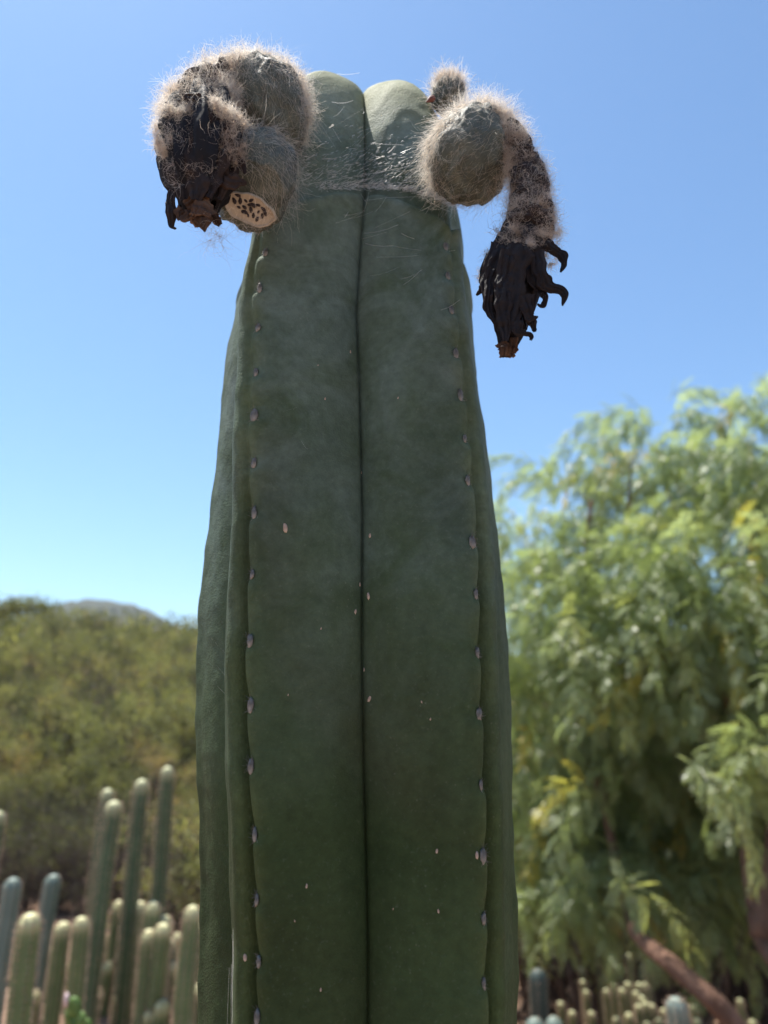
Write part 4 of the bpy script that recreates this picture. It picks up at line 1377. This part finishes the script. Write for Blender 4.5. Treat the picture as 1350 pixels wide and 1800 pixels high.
limbs = [
    ([g1, at(1290, 1800, 3.65), at(1200, 1712, 3.75), at(1130, 1652, 4.0), at(1105, 1600, 4.5), at(1060, 1400, 5.0), at(1050, 1230, 5.0), at(1030, 1000, 5.0), at(1040, 880, 4.95)], .048, .012),
    ([g1, at(1400, 1760, 3.8), at(1335, 1650, 4.0), at(1318, 1560, 4.1), at(1305, 1450, 4.2), at(1280, 1250, 4.5), at(1240, 1050, 4.6), at(1200, 930, 4.9), at(1170, 860, 5.1)], .040, .008),
    ([at(1335, 1650, 4.0), at(1370, 1400, 4.2), at(1390, 1100, 4.4), at(1400, 800, 4.6), at(1385, 660, 4.9)], .05, .006),
    ([at(1050, 1230, 5.0), at(1080, 1100, 5.0), at(1100, 950, 4.9), at(1110, 820, 4.85)], .03, .008),
    ([at(1060, 1400, 4.8), at(1000, 1250, 5.2), at(960, 1100, 5.3), at(930, 1000, 5.5)], .03, .008),
    ([at(1280, 1250, 4.5), at(1310, 1050, 4.5), at(1330, 850, 4.5)], .03, .010),
    ([g1, at(1500, 1700, 4.0), at(1580, 1300, 4.5), at(1560, 950, 4.6)], .07, .02)]
nsp = pepper_tree(g1, 'feathery weeping tree with fine drooping leaves and reddish leaning trunk', blobs, limbs, 21, 16.5, 170, g1)
print('sprays', nsp)

# ------------------------------------------------------------------ hillside shrubs
M['shrub'] = leaf_mat('shrub_leaf', [(0.0, (.060, .062, .040)), (.3, (.12, .128, .064)), (.55, (.20, .21, .095)), (.75, (.28, .27, .12)), (.9, (.21, .165, .105)), (1.0, (.30, .22, .12))], .45, .6, .25)
M['twig'] = simple('twig', (.050, .036, .030), (.12, .095, .080), 20, .95)

def shrub_mesh(seed, n=5200, tall=1.0, bare=.35, base=.4, leaf=.045, nb=34, twigs=160):
    """unit shrub: about 2 m across and 2.6 m tall"""
    r = np.random.default_rng(seed)
    lobes_c = np.stack([r.normal(0, .50, nb), r.normal(0, .50, nb), r.uniform(bare * 2.4, 2.35, nb) * tall], -1)
    lobes_c[:, :2] *= (1.15 - .35 * (lobes_c[:, 2:] / 2.4))
    lr = r.uniform(.16, .36, nb)
    j = r.integers(0, nb, n)
    u = norm(r.normal(size=(n, 3))) * (r.random((n, 1)) ** .5)
    c = lobes_c[j] + u * lr[j][:, None] * np.array([1, 1, .95])
    d = norm(u + r.normal(0, .6, (n, 3)) + np.array([0, 0, .4]))
    w = norm(np.cross(d, r.normal(size=(n, 3))))
    ln = leaf * r.uniform(.6, 1.5, (n, 1))
    wd = ln * r.uniform(.22, .4, (n, 1))
    V = np.stack([c, c + d * ln * .5 + w * wd, c + d * ln, c + d * ln * .5 - w * wd], 1).reshape(-1, 3)
    F = np.arange(n * 4).reshape(n, 4)
    lt = np.clip(base + r.normal(0, .28, nb), 0, 1)
    ti = np.clip(lt[j] + r.normal(0, .10, n), 0, 1)
    me = mesh_np('foliage', V, F, False, {'tint': np.repeat(ti, 4)})
    me.materials.append(M['shrub'])
    # stems
    parts = []
    for k_ in range(nb):
        b0 = np.array([r.normal(0, .16), r.normal(0, .16), -.1])
        mid = b0 * .5 + lobes_c[k_] * .5 + r.normal(0, .10, 3)
        P = spline([b0, mid, lobes_c[k_]], 10)
        parts.append(tubes(P[None], np.linspace(.028, .006, 10)[None], 5))
    for k_ in range(twigs):
        q = r.integers(0, nb)
        b0 = lobes_c[q] * r.uniform(.4, 1.0)
        e = b0 + r.normal(0, .28, 3)
        P = spline([b0, (b0 + e) / 2 + r.normal(0, .05, 3), e], 5)
        parts.append(tubes(P[None], np.linspace(.007, .002, 5)[None], 3))
    V, F = join(parts)
    ms = mesh_np('stems', V, F)
    ms.materials.append(M['twig'])
    return me, ms

SH = [shrub_mesh(1, base=.42), shrub_mesh(2, base=.55, bare=.30), shrub_mesh(3, base=.34, tall=1.1), shrub_mesh(4, base=.66, bare=.2), shrub_mesh(5, base=.9, n=3000, bare=.4), shrub_mesh(6, base=.10, tall=1.3, bare=.25), shrub_mesh(7, base=.70, bare=.05, tall=.7), shrub_mesh(8, base=.12, n=2600, bare=.3, twigs=700, nb=44)]  # last variant coloured dark to stand in for shade inside the brush
SHL = ['olive green shrub in the dense brush covering the hillside', 'bright olive bushy shrub in the hillside brush', 'dull green open shrub among the hillside brush', 'yellowish green shrub in the hillside brush',
       'brown half dry shrub with bare twigs in the hillside brush', 'dark tall evergreen shrub standing above the hillside brush', 'low yellow green bush', 'twiggy shrub with few leaves, tinted dark as shade, in the hillside brush']
def shrub(x, y, k_, sc, label=None, group='shrubs of the hillside brush', sink=.05, sz=1.0, rz=None):
    g = float(terrain(x, y)) - sink
    root = thing('shrub', (x, y, g), label or SHL[k_], 'shrub', group)
    root.rotation_euler = (0, 0, rng.uniform(0, 6.28) if rz is None else rz)
    root.scale = (sc, sc, sc * sz)
    for nm, me in zip(('foliage', 'stems'), SH[k_]):
        o = bpy.data.objects.new(nm, me)
        link(o, root)
        tag(o, kind='stuff')
    return root

def shrub_px(px_, pyt, Y, k_, sc=None, **kw):
    """crown top at a pixel"""
    t = at(px_, pyt, Y)
    g = float(terrain(t[0], t[1]))
    h = t[2] - g
    s = max(h / (2.45 * (1.1 if k_ == 2 else 1.3 if k_ == 5 else .75 if k_ == 6 else 1)), .3)
    return shrub(t[0], t[1], k_, s if sc is None else sc, sz=(1 if sc is None else s / sc), **kw)

r = np.random.default_rng(8)
# front row, dark stems below
for (a_, b_, Y, k_) in [(-60, 1235, 9.5, 0), (30, 1290, 9.2, 4), (110, 1215, 9.8, 0), (190, 1240, 9.4, 2), (260, 1205, 10.0, 1), (330, 1225, 9.6, 0), (395, 1215, 10, 2), (150, 1300, 8.6, 2), (60, 1230, 9.7, 3), (300, 1300, 8.8, 4), (-130, 1240, 9.5, 1), (220, 1330, 8.3, 0), (20, 1340, 8.4, 2), (100, 1345, 8.3, 0), (360, 1330, 8.5, 3)]:
    shrub_px(a_, b_, Y, k_)
for (a_, b_, Y, k_) in [(-40, 1165, 13, 1), (50, 1175, 13.5, 5), (130, 1150, 14, 3), (210, 1160, 13, 7), (290, 1140, 14, 1), (360, 1150, 13, 5), (430, 1150, 13, 2), (0, 1215, 11.5, 3), (90, 1195, 11.5, 1), (170, 1215, 11.5, 7), (250, 1180, 12, 3), (330, 1195, 11.5, 1), (400, 1200, 12, 5), (-110, 1170, 12, 0), (40, 1260, 10.6, 7), (140, 1275, 10.4, 5), (290, 1265, 10.5, 7)]:
    shrub_px(a_, b_, Y, k_)
for (a_, b_, Y, k_) in [(-60, 1112, 20, 2), (10, 1116, 21, 0), (70, 1112, 19, 2), (98, 1078, 22, 5), (178, 1074, 23, 5), (140, 1104, 20, 0), (215, 1106, 20, 1), (255, 1100, 22, 0), (300, 1112, 21, 2), (322, 1112, 23, 5), (350, 1110, 20, 1), (400, 1112, 20, 0), (60, 1130, 16, 1), (150, 1120, 16.5, 2), (230, 1112, 17, 0), (310, 1112, 16.5, 3), (0, 1130, 16, 0), (370, 1118, 17, 0), (-50, 1125, 16, 1), (460, 1100, 18, 0)]:
    shrub_px(a_, b_, Y, k_)
for (a_, b_, Y, k_) in [(-70, 1375, 7.2, 7), (15, 1380, 7.4, 7), (75, 1370, 7.6, 7), (135, 1370, 7.4, 7), (215, 1380, 7.0, 7), (280, 1390, 7.3, 7), (345, 1400, 7.6, 2), (-20, 1420, 6.6, 7), (50, 1435, 6.5, 7), (110, 1430, 6.7, 7), (175, 1440, 6.5, 7), (250, 1435, 6.6, 7), (310, 1460, 6.4, 7), (380, 1440, 6.6, 7)]:
    shrub_px(a_, b_, Y, k_, label='shadowy low shrub with bare stems right behind the column cacti', group='low shrubs behind the column cacti')
for (a_, b_, Y, k_) in [(1010, 1580, 12.2, 2), (1170, 1580, 12.4, 0), (1330, 1580, 12.0, 2), (970, 1530, 11.6, 0), (1060, 1530, 11.8, 7), (1150, 1530, 11.6, 2), (1240, 1530, 11.8, 7), (1320, 1530, 11.6, 0), (1400, 1550, 11.4, 7)]:
    shrub_px(a_, b_, Y, k_, label='dark low shrub edging the cactus bed under the feathery tree', group='shrubs edging the cactus bed')
# behind the feathery tree
for (a_, b_, Y, k_) in [(880, 1190, 12, 0), (960, 1180, 11, 1), (1040, 1190, 12, 0), (1120, 1180, 11.5, 2), (1200, 1190, 12, 0), (1290, 1180, 11, 1), (1370, 1190, 12, 0), (1450, 1180, 11, 2), (920, 1330, 9.5, 2), (1010, 1340, 9, 0), (1100, 1330, 9.5, 1), (1180, 1340, 9.2, 0), (1260, 1330, 9.5, 2), (1340, 1350, 9, 0), (800, 1200, 13, 1), (700, 1190, 13, 0), (600, 1180, 14, 1), (520, 1160, 13, 0)]:
    shrub_px(a_, b_, Y, k_, label='shadowy shrub standing behind the feathery tree' if a_ > 850 else None, group='shrubs behind the feathery tree' if a_ > 850 else 'shrubs of the hillside brush')
shrub_px(334, 1388, 6.0, 6, label='low bright yellow green bush beside the thick stem, behind the tallest slim column', group=None)

# overhanging wispy branch against the sky at the hill's edge
def wispy():
    r = np.random.default_rng(3)
    b0 = at(-90, 1200, 15)
    b0[2] = float(terrain(b0[0], b0[1]))
    root = thing('sapling', b0, 'thin bare sapling arching across a gap of sky above the brush', 'tree')
    path = spline([b0, at(-60, 1120, 15), at(-10, 1078, 15), at(40, 1066, 15), at(85, 1072, 15)], 30)
    V, F = tube1(path, np.linspace(.05, .008, 30), 7)
    obj('trunk', V, F, M['twig'], root)
    n = 2600
    k_ = r.integers(10, 30, n)
    c = path[k_] + r.normal(0, 1, (n, 3)) * np.array([.16, .16, .10])
    d = norm(r.normal(size=(n, 3)) + np.array([0, 0, .3]))
    w = norm(np.cross(d, r.normal(size=(n, 3))))
    ln = .06 * r.uniform(.6, 1.4, (n, 1))
    V = np.stack([c, c + d * ln * .5 + w * ln * .25, c + d * ln, c + d * ln * .5 - w * ln * .25], 1).reshape(-1, 3)
    o = obj('crown', V, np.arange(n * 4).reshape(n, 4), M['shrub'], root, False, {'tint': np.repeat(np.clip(r.normal(.35, .12, n), 0, 1), 4)})
    tag(o, kind='stuff')
wispy()


def hillside_scrub():
    """far bushes that read as one mass"""
    r = np.random.default_rng(19)
    nb, per = 1900, 90
    rr_ = 19 + 75 * r.random(nb) ** 1.6
    an = np.radians(r.uniform(-48, 30, nb))
    bx, by = rr_ * np.sin(an), rr_ * np.cos(an)
    bx[:750] = 0; by[:750] = 0
    r1, a1 = r.uniform(23, 42, 750), np.radians(r.uniform(-40, -6, 750))
    bx[:750], by[:750] = r1 * np.sin(a1), r1 * np.cos(a1)
    rr_[:750] = r1
    bz = terrain(bx, by)
    br = r.uniform(.3, .75, nb) * (1 + rr_ / 140)
    bt = np.clip(r.normal(.36, .28, nb), 0, .95)
    j = np.repeat(np.arange(nb), per)
    n = len(j)
    u = norm(r.normal(size=(n, 3))) * (r.random((n, 1)) ** .45)
    c = np.stack([bx[j], by[j], bz[j] + br[j] * .75], -1) + u * br[j][:, None]
    d = norm(u + r.normal(0, .7, (n, 3)) + np.array([0, 0, .4]))
    w = norm(np.cross(d, r.normal(size=(n, 3))))
    ln = (.085 * br[j] * r.uniform(.6, 1.6, n))[:, None]
    V = np.stack([c, c + d * ln + w * ln * .5, c + 2 * d * ln, c + d * ln - w * ln * .5], 1).reshape(-1, 3)
    o = obj('hillside_scrub', V, np.arange(n * 4).reshape(n, 4), M['shrub'], None, False, {'tint': np.repeat(np.clip(bt[j] + r.normal(0, .1, n), 0, 1), 4)}, origin=(-8, 30, 4))
    tag(o, 'distant olive scrub blanketing the hillside below the grey hill', 'scrub', kind='stuff')
hillside_scrub()


def haze():
    a, z0, z1 = 900.0, -4.0, 78.0
    V = np.array([[x, y, z] for z in (z0, z1) for y in (-a, a) for x in (-a, a)])
    F = np.array([[0, 2, 3, 1], [4, 5, 7, 6], [0, 1, 5, 4], [2, 6, 7, 3], [0, 4, 6, 2], [1, 3, 7, 5]])
    m = bpy.data.materials.new('air')
    m.use_nodes = True
    nt = m.node_tree
    nt.nodes.remove(nt.nodes['Principled BSDF'])
    v = nt.nodes.new('ShaderNodeVolumePrincipled')
    v.inputs['Color'].default_value = (0.86, 0.92, 1.0, 1)
    v.inputs['Density'].default_value = 0.0004
    v.inputs['Anisotropy'].default_value = 0.2
    nt.links.new(v.outputs[0], nt.nodes['Material Output'].inputs['Volume'])
    o = obj('haze', V, F, m, None, False)
    tag(o, 'thin summer haze veiling the distant hill', 'haze', kind='stuff')
haze()
